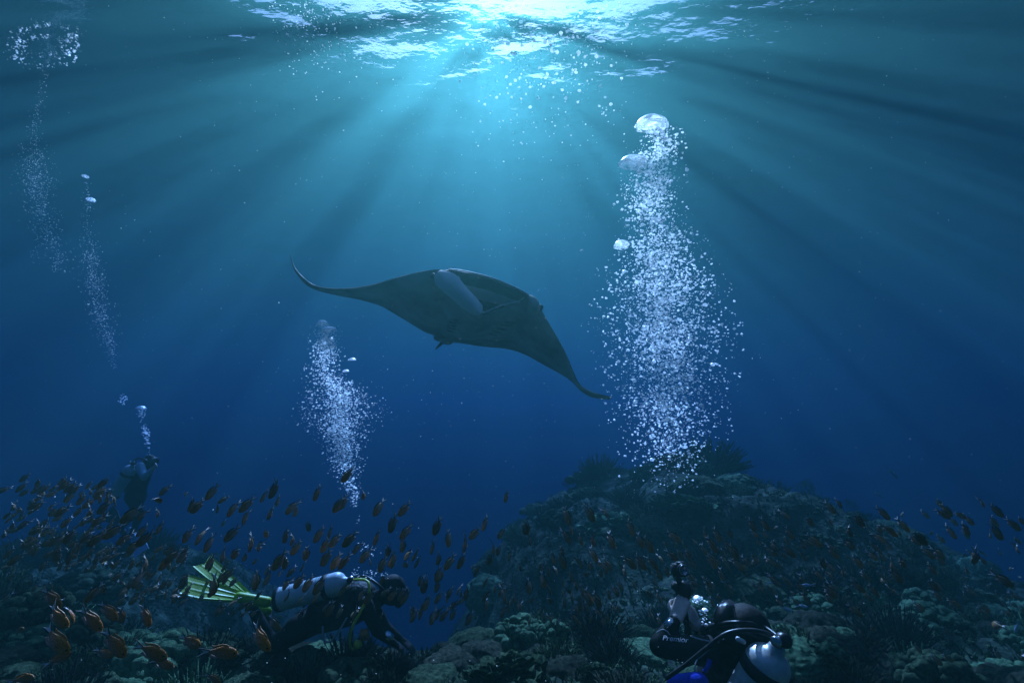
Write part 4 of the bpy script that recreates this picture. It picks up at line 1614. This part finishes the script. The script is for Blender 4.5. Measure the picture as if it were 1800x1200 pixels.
M_orange = mat("fish_orange", nodes_fish((0.85, 0.26, 0.03), (0.88, 0.48, 0.42), (0.92, 0.30, 0.03)), rough=0.45, spec=0.4)
M_bronze = mat("fish_bronze", nodes_fish((0.30, 0.20, 0.06), (0.72, 0.55, 0.42), (0.75, 0.30, 0.04)), rough=0.42, spec=0.45)
M_finpale = mat("fish_fin_pale", base=(0.85, 0.82, 0.78), rough=0.5)
M_findark = mat("fish_fin_dark", base=(0.025, 0.02, 0.02), rough=0.6)
M_finorange = mat("fish_fin_orange", base=(0.62, 0.24, 0.06), rough=0.5)
M_finpink = mat("fish_fin_pink", base=(0.62, 0.36, 0.28), rough=0.5)
M_eye = mat("fish_eye", base=(0.01, 0.01, 0.012), rough=0.12)
M_eyering = mat("fish_eye_ring", base=(0.75, 0.45, 0.25), rough=0.3)
M_silver = mat("fish_silver", base=(0.45, 0.62, 0.75), rough=0.3, spec=0.6)
M_yellow = mat("fish_yellow", base=(0.85, 0.72, 0.08), rough=0.45)
M_blue = mat("fish_blue", base=(0.12, 0.35, 0.75), rough=0.35, spec=0.5)


def bend_pt(v, bend):
    if v[0] < 0.05 and bend:
        k = (0.05 - v[0])
        return Vector((v[0], v[1] + bend * k * k * 1.6, v[2]))
    return Vector(v)


def fish_body(bend, hh=0.178, ww=0.078, prof=None):
    T = prof or [(0.0, 0.004), (0.03, 0.30), (0.09, 0.55), (0.2, 0.82), (0.33, 0.97), (0.46, 1.0), (0.6, 0.90), (0.74, 0.66), (0.86, 0.40), (0.95, 0.26), (1.0, 0.24)]
    NR, NS = 12, 18
    vs_, fs_ = [], []
    for i in range(NS):
        t = i / (NS - 1)
        for (a, ha), (b, hb) in zip(T, T[1:]):
            if a <= t <= b:
                h = ha + (hb - ha) * (t - a) / (b - a)
                break
        x = 0.45 - 0.77 * t
        for k in range(NR):
            th = 2 * math.pi * k / NR
            z = math.sin(th) * hh * h
            y = math.cos(th) * ww * h ** 0.9 * (1 - 0.45 * max(0, t - 0.5))
            vs_.append(bend_pt((x, y, z - 0.01 * math.sin(t * 3)), bend))
    for i in range(NS - 1):
        for k in range(NR):
            k2 = (k + 1) % NR
            fs_.append((i * NR + k, i * NR + k2, (i + 1) * NR + k2, (i + 1) * NR + k))
    fs_.append(tuple(range(NR)))
    fs_.append(tuple((NS - 1) * NR + k for k in reversed(range(NR))))
    return vs_, fs_


def plate(poly, bend, th=0.006, y0=0.0):
    """thin solid fin from a polygon in the x,z plane"""
    n = len(poly)
    vs_ = [bend_pt((x, y0 + th, z), bend) for x, z in poly] + [bend_pt((x, y0 - th, z), bend) for x, z in poly]
    fs_ = [tuple(range(n)), tuple(reversed(range(n, 2 * n)))]
    for i in range(n):
        j = (i + 1) % n
        fs_.append((i, i + n, j + n, j))
    return vs_, fs_


TAIL_UP = [(-0.29, 0.042), (-0.37, 0.066), (-0.48, 0.105), (-0.585, 0.135), (-0.49, 0.085), (-0.40, 0.045), (-0.31, 0.024)]
TAIL_LO = [(x, -z) for x, z in TAIL_UP]
TAIL_MID = [(-0.28, 0.03), (-0.38, 0.045), (-0.53, 0.10), (-0.45, 0.03), (-0.43, 0.0), (-0.45, -0.03), (-0.53, -0.10), (-0.38, -0.045), (-0.28, -0.03)]
DORSAL = [(0.20, 0.13), (0.15, 0.175), (0.06, 0.205), (-0.04, 0.203), (-0.13, 0.178), (-0.21, 0.150), (-0.29, 0.150), (-0.25, 0.085), (-0.14, 0.12), (0.0, 0.16), (0.10, 0.155)]
ANAL = [(-0.03, -0.155), (-0.08, -0.195), (-0.16, -0.180), (-0.23, -0.165), (-0.29, -0.145), (-0.24, -0.08), (-0.14, -0.12)]


def make_fish_parts(bend, body_mat, big):
    """list of (name, mesh, children)"""
    def me(name, vf, m, smooth=True, ids=None):
        o = mesh_obj(name, vf[0], vf[1], m, None, smooth, ids, link_it=False)
        d = o.data
        bpy.data.objects.remove(o)
        return d
    parts = []
    parts.append(("body", me("fish_body", fish_body(bend), body_mat)))
    tv, tf, ti = [], [], []
    for poly, mi, y0 in ((TAIL_UP, 1, 0), (TAIL_LO, 1, 0), (TAIL_MID, 0, 0.0)):
        v, f = plate(poly, bend, 0.007 if mi else 0.005, y0)
        b = len(tv)
        tv += v; tf += [tuple(i + b for i in q) for q in f]; ti += [mi] * len(f)
    parts.append(("tail_fin", me("fish_tail", (tv, tf), [M_finpale, M_findark], False, ti)))
    parts.append(("dorsal_fin", me("fish_dorsal", plate(DORSAL, bend), M_findark if body_mat is M_bronze else M_finorange, False)))
    parts.append(("anal_fin", me("fish_anal", plate(ANAL, bend), M_finpink, False)))
    for s in (-1, 1):
        pv = [Vector((0.16, s * 0.076, -0.02)), Vector((0.07, s * 0.115, 0.0)), Vector((0.03, s * 0.125, -0.03)), Vector((0.09, s * 0.10, -0.06))]
        pv2 = [p + Vector((0.004, s * 0.006, 0)) for p in pv]
        parts.append(("pectoral_fin", me("fish_pectoral", (pv + pv2, [(0, 1, 2, 3), (7, 6, 5, 4), (0, 4, 5, 1), (1, 5, 6, 2), (2, 6, 7, 3), (3, 7, 4, 0)]), M_finorange, False)))
        c = Vector((0.335, s * 0.043, 0.028))
        parts.append(("eye", me("fish_eye", ([c + Vector((v.x * 0.030, v.y * 0.016, v.z * 0.030)) for v in ICO2[0]], ICO2[1]), M_eye)))
    return parts


def joined(parts, name):
    vs_, fs_, ids, mats_ = [], [], [], []
    for _, d in parts:
        b = len(vs_)
        off = []
        for m in d.materials:
            if m not in mats_:
                mats_.append(m)
            off.append(mats_.index(m))
        vs_ += [v.co.copy() for v in d.vertices]
        for p in d.polygons:
            fs_.append(tuple(i + b for i in p.vertices))
            ids.append(off[p.material_index])
    o = mesh_obj(name, vs_, fs_, mats_, None, True, ids, link_it=False)
    d = o.data
    bpy.data.objects.remove(o)
    return d


FV = {}
for nm, bm_ in (("bronze", M_bronze), ("orange", M_orange)):
    for k, bd in enumerate((-0.5, 0.0, 0.5)):
        ps = make_fish_parts(bd, bm_, True)
        FV[(nm, k)] = (ps, joined(ps, "damselfish_" + nm))

CR = Vector((1, 0, 0))
CU = Vector((0, -math.sin(PITCH), math.cos(PITCH)))
CF = Vector((0, math.cos(PITCH), math.sin(PITCH)))
rf = random.Random(1234)
FISH_L = 0.092


def fish_matrix(px, py, d, ang, out, roll, L_):
    a, o_ = math.radians(ang), math.radians(out)
    h = (CR * math.cos(a) + CU * math.sin(a)) * math.cos(o_) + CF * math.sin(o_)
    h.normalize()
    up = Vector((0, 0, 1)) - h * h.z
    if up.length < 0.15:
        up = CF - h * h.dot(CF)
    up.normalize()
    if roll:
        up = Quaternion(h, math.radians(roll)) @ up
    side = up.cross(h)
    M = Matrix((h, side, up)).transposed().to_4x4()
    return Matrix.Translation(P(px, py, d)) @ M @ Matrix.Scale(L_, 4)


def clear_of_seabed(px, py, d):
    while d > 1.0:
        p = P(px, py, d)
        if p.z > seabed_h(p.x, p.y) + 0.10:
            return d
        d -= 0.1
    return d


def heading(x):
    pts = [(0, 222), (150, 226), (300, 232), (600, 236), (760, 246), (860, 250), (930, 268), (1000, 288), (1150, 300), (1350, 308), (1500, 312), (1800, 314)]
    for (a, p), (b, q) in zip(pts, pts[1:]):
        if a <= x <= b:
            return p + (q - p) * (x - a) / (b - a)
    return 300


ZONES = [
    (110, "small brown damselfish in the crowded shoal end beyond the far diver"),
    (200, "small brown damselfish in the crowd between shoal edge and far diver"),
    (300, "brown damselfish swimming head down just below the far diver"),
    (440, "bronze damselfish diving above the yellow fins of the level diver"),
    (560, "bronze damselfish diving above the bottom end of the pale tank"),
    (680, "bronze damselfish diving under the round cloud of bubbles"),
    (760, "dark damselfish diving just past the level diver's hooded head"),
    (960, "slender damselfish hanging head down in blue water left of the coral mound"),
    (1080, "olive damselfish diving over the left flank of the coral mound"),
    (1220, "olive damselfish diving in front of the green cabbage corals"),
    (1350, "olive damselfish diving above and behind the photographer's hood"),
    (1480, "olive damselfish diving over the right flank of the coral mound"),
    (1640, "damselfish slanting down in open water below the two fusiliers"),
    (1900, "pale bellied damselfish slanting down in open water beyond the fusiliers"),
]


def zone(x, y):
    for lim, lb in ZONES:
        if x < lim:
            if y > 1000 and x > 440:
                return (lb.replace("damselfish", "low damselfish", 1), "low: " + lb)
            return (lb, lb.split("damselfish", 1)[-1].strip() + " fish")


def add_fish(px, py, ln, ang=None, out=None, roll=0, kind="bronze", label=None, group=None, parts=None):
    d = FISH_L * 1.0 * F / ln
    d = clear_of_seabed(px, py, min(d, 6.0))
    L_ = ln * d / F / 1.0
    if ang is None:
        ang = heading(px) + rf.gauss(0, 9)
    if out is None:
        out = rf.gauss(0, 22)
    M = fish_matrix(px, py, d, ang, out, roll, L_)
    ps, jm = FV[(kind, rf.choice((0, 1, 1, 2)))]
    lb, gr = (label, group) if label else zone(px, py)
    if parts is None:
        parts = ln >= 36
    if parts:
        o = bpy.data.objects.new("damselfish", ps[0][1])
        o.matrix_world = M
        link(o)
        for nm, me in ps[1:]:
            c = bpy.data.objects.new(nm, me)
            link(c, o)
    else:
        o = bpy.data.objects.new("damselfish", jm)
        o.matrix_world = M
        link(o)
    tag(o, lb, "fish", gr)
    return o


E = 78      # roll of a fish seen edge-on
F_LIST = """326,867,20 372,865,36 338,887,34 346,890,34 392,878,22 383,893,24 408,895,34 433,887,36 430,910,34 464,872,28 482,860,40 488,880,30
475,902,36 512,892,37 521,897,30 557,867,34 595,887,36 393,919,14 328,942,34 352,942,36,e 367,955,36,e 407,938,38 468,938,34 442,955,34,e 455,960,40
392,975,38 413,973,36 320,978,38 303,977,36 432,978,28 502,942,40 515,948,36 542,925,24,e 560,940,34 580,935,28 572,958,34 588,950,36 538,973,34,e
520,963,32 490,985,40 503,988,40 590,987,34 370,987,36 573,980,36 610,835,34 640,870,32 665,892,36 710,895,34 690,920,38 713,935,36 708,958,28,e
614,948,38 662,945,36 627,963,28 641,977,34 682,968,28,e 691,983,36 717,975,36 730,975,30 672,992,36 768,925,36 788,947,32,e 760,962,28,e 834,937,32
818,955,36,e 852,920,32 880,938,28 890,873,30 868,963,32 876,967,22 771,983,26,e 790,988,34 811,987,32 860,983,26,e 895,977,28 603,883,30 605,987,34
925,928,36,e 932,948,30 997,907,34 1037,902,36 1065,900,34 1003,928,34 997,943,34 1020,948,24 1042,948,32 1074,950,32 1109,928,34 1140,957,34
1185,943,34 1125,950,28 1043,975,30 1052,985,26 972,982,30 988,985,36 988,968,20 1107,988,36 1127,988,34 1148,990,30 1183,977,30 1239,937,28
1261,940,30 1283,937,24 1323,923,30 1345,922,26 1363,927,22 1327,938,20 1345,938,20 1380,904,24 1388,937,26 1424,917,28 1459,915,30 1460,893,26
1476,885,22 1492,933,36 1432,950,32 1411,957,30 1494,957,34 1252,957,32 1290,970,36 1252,987,32 1387,968,30 1465,972,28 1323,988,28 1298,992,30
1355,968,24 1445,988,34 1383,950,20 1280,957,24 1211,973,26 1510,915,34 1553,902,34 1585,904,18 1627,904,18 1652,885,22 1665,897,28 1658,903,28
1727,883,28 1752,897,30 1782,922,30 1795,915,24 1747,917,26 1752,935,36 1741,940,22 1588,923,30 1565,932,32 1545,930,26 1547,945,32 1617,945,36
1610,950,30 1672,935,30 1698,930,32 1688,905,24 1677,917,20 1705,915,24 1654,947,20 1560,958,22 1537,960,26 1535,977,26 1602,968,18 1632,972,28
1652,973,34 1783,957,18 1715,980,34,e 1728,985,24 1508,987,28 1587,990,34 1568,993,34 1758,970,16 1707,972,16 1462,996,26 1482,1004,28 1576,1013,30
1551,1020,26 1509,1031,30 1536,1038,26 1460,1039,30 1458,1053,24 1504,1073,30 1534,1104,28 1639,1000,28 1699,1002,26 1641,1029,28 1648,1047,26
1616,1066,26 1678,1060,28 1731,1067,22 1766,1020,38 1751,1098,34 1753,1149,26 1796,1153,28 1627,1113,18 1664,1108,22 1613,1138,22 1647,1160,26
1667,1156,24 1612,1158,16 1764,1060,16 181,893,36 173,915,30 228,905,42 248,905,32 198,935,38 254,947,40 235,960,36 218,947,32 121,943,36 169,948,36
151,945,28 122,978,32 100,977,28 277,877,34,e 288,862,28 278,902,28 280,928,32 249,933,28 182,848,26 176,870,24 190,870,26 158,898,28 109,898,30
93,900,28 143,878,24 155,880,24 122,873,26 122,860,22 90,868,24 76,867,24 68,848,26 42,840,22 40,922,30 23,923,26 96,950,28 82,935,28 28,982,30
42,955,26 15,972,26 257,990,36 292,988,36 163,1043,38 180,1035,26,e 242,1018,36,e 450,1020,36,e 376,1030,40,e 400,1010,30 502,1027,36 525,1022,36
541,1026,34 560,1030,36 635,1045,34 648,1050,32 580,1070,32 690,1045,30 712,1050,30 750,1060,34 742,1068,30 760,1085,30 770,1010,30 745,1030,34,e
886,1045,34 905,1050,30 880,1040,26 1060,1090,28 1090,1100,28 930,1030,28,e 955,1020,30 965,1000,30 1005,1045,30 1025,1040,28 1035,1050,34 1050,1055,34"""
for tok in F_LIST.split():
    q = tok.split(",")
    e = len(q) > 3
    add_fish(float(q[0]), float(q[1]), float(q[2]), roll=(E + rf.uniform(-15, 15)) if e else rf.gauss(0, 12), ang=(heading(float(q[0])) + (270 - heading(float(q[0]))) * 0.7 + rf.gauss(0, 5)) if e else None)

# bright orange fish low over the left reef, each facing down to the right
for (x, y, ln, ang, lb) in [
    (93, 1052, 48, 312, "yellowish orange damselfish, the highest of those slanting down over the left reef"),
    (102, 1085, 58, 322, "plump orange damselfish just below the yellowish highest one on the left reef"),
    (162, 1090, 58, 318, "orange damselfish whose snout nearly touches the tail of a lower one"),
    (100, 1127, 66, 310, "large bright orange damselfish diving steeply above a paler pinkish one"),
    (203, 1132, 64, 306, "slim orange damselfish right below the snout of another"),
    (268, 1145, 66, 340, "bright orange damselfish lying almost level above a paler one"),
    (287, 1166, 46, 345, "pale pinkish damselfish half hidden under a bright orange one lying level"),
    (107, 1155, 48, 25, "pale pinkish damselfish tilted up below a large bright orange one"),
    (257, 1083, 44, 300, "small slender orange damselfish diving alone between shoal and reef"),
    (192, 1075, 46, 308, "dark slim damselfish with white tail streaks above the orange group"),
    (390, 1145, 62, 344, "bright orange damselfish with pale snout level with the diver's knee"),
    (458, 1122, 62, 318, "orange damselfish with long white tail tips crossing the diver's knee"),
    (336, 1127, 48, 302, "dark steeply diving damselfish just left of a level orange one"),
    (377, 1193, 36, 318, "dim orange damselfish low against the lobed coral"),
    (483, 1096, 36, 318, "small brown damselfish in front of the diver's thigh"),
    (42, 1192, 44, 10, "dull yellow damselfish resting low at the left reef edge"),
    (185, 1148, 34, 305, "thin olive damselfish between the coral bank and the slim orange one"),
    (33, 1107, 28, 20, "small olive damselfish close to the far left reef"),
    (213, 1082, 34, 265, "olive damselfish seen from behind above the orange group"),
    (127, 1080, 34, 285, "greenish damselfish seen edge-on between two orange ones"),
]:
    org = ("orange" in lb or "pink" in lb or "yellow" in lb)
    add_fish(x, y, ln, ang, rf.gauss(0, 10), E if "edge-on" in lb or "behind" in lb else 0, "orange" if org else "bronze", lb, "fish over the left reef", parts=True)


# two fusiliers with yellow tails, and small silver fish over the reef
def slim_fish(name, body_m, tail_m, px, py, ln, ang, Lm, lb, gr):
    root_v, root_f = fish_body(0.0, 0.105, 0.065)
    d = clear_of_seabed(px, py, Lm * F / ln)
    o = mesh_obj(name, root_v, root_f, body_m)
    o.matrix_world = fish_matrix(px, py, d, ang, 8, 0, ln * d / F)
    for poly, nm in ((TAIL_UP, "tail_fin"), (TAIL_LO, "tail_fin")):
        v, f = plate([(x, z * 0.8) for x, z in poly], 0, 0.008)
        mesh_obj(nm, v, f, tail_m, o, False)
    v, f = plate([(0.1, 0.09), (0.0, 0.135), (-0.2, 0.085), (-0.26, 0.05), (-0.1, 0.08)], 0)
    mesh_obj("dorsal_fin", v, f, tail_m, o, False)
    tag(o, lb, "fish", gr)


slim_fish("fusilier", M_blue, M_yellow, 1571, 833, 26, 318, 0.22, "blue fusilier with bright yellow forked tail, the upper of a pair", None)
slim_fish("fusilier", M_blue, M_yellow, 1546, 869, 22, 330, 0.22, "blue fusilier with bright yellow forked tail, the lower of a pair", None)
for (x, y, ln, a, lb) in [(1356, 1024, 20, 352, "thin silver fish nearest the dark hollow of the reef"), (1418, 1028, 26, 186, "silver fish facing away from its thinner neighbour over the hollow"),
                          (1382, 1070, 28, 336, "silver fish slanting down beside the photographer's hood"), (1410, 1065, 26, 348, "silver fish level behind the one slanting down"), (1787, 1102, 24, 262, "narrow silvery fish hanging head down by an orange one")]:
    slim_fish("silver_fish", M_silver, M_silver, x, y, ln, a, 0.10, lb, None)


# the rest of the shoal, too many and too dim to count
def build_shoal():
    r = rf
    vs_, fs_, ids = [], [], []
    mats_ = None
    jms = [FV[("bronze", k)][1] for k in range(3)]
    cache = [([v.co.copy() for v in m.vertices], [tuple(p.vertices) for p in m.polygons], [p.material_index for p in m.polygons]) for m in jms]
    mats_ = list(jms[0].materials)
    n = 0
    regions = [(150, 0, 205, 845, 1000, 18, 27), (40, 200, 330, 960, 1060, 20, 28), (60, 330, 760, 985, 1085, 18, 30), (90, 760, 1160, 985, 1095, 18, 28), (90, 1150, 1470, 945, 1060, 16, 26), (50, 1470, 1800, 930, 1080, 14, 24), (25, 0, 300, 1000, 1070, 14, 22)]
    for cnt, x0, x1, y0, y1, l0, l1 in regions:
        for _ in range(cnt):
            px, py, ln = r.uniform(x0, x1), r.uniform(y0, y1), r.uniform(l0, l1)
            d = clear_of_seabed(px, py, min(FISH_L * F / ln, 6.0))
            e = r.random() < 0.25
            M = fish_matrix(px, py, d, heading(px) + r.gauss(0, 11), r.gauss(0, 24), E if e else r.gauss(0, 14), ln * d / F)
            v, f, i = cache[r.randrange(3)]
            b = len(vs_)
            vs_.extend([M @ q for q in v])
            fs_.extend([tuple(k + b for k in q) for q in f])
            ids.extend(i)
    o = mesh_obj("fish_shoal", vs_, fs_, [M_shoal if m is M_bronze else m for m in mats_], None, True, ids)
    tag(o, "dim mass of small damselfish filling the gaps in the shoal", "fish shoal", kind="stuff")


M_shoal = mat("fish_shoal", base=(0.34, 0.24, 0.12), rough=0.45, spec=0.4)
build_shoal()
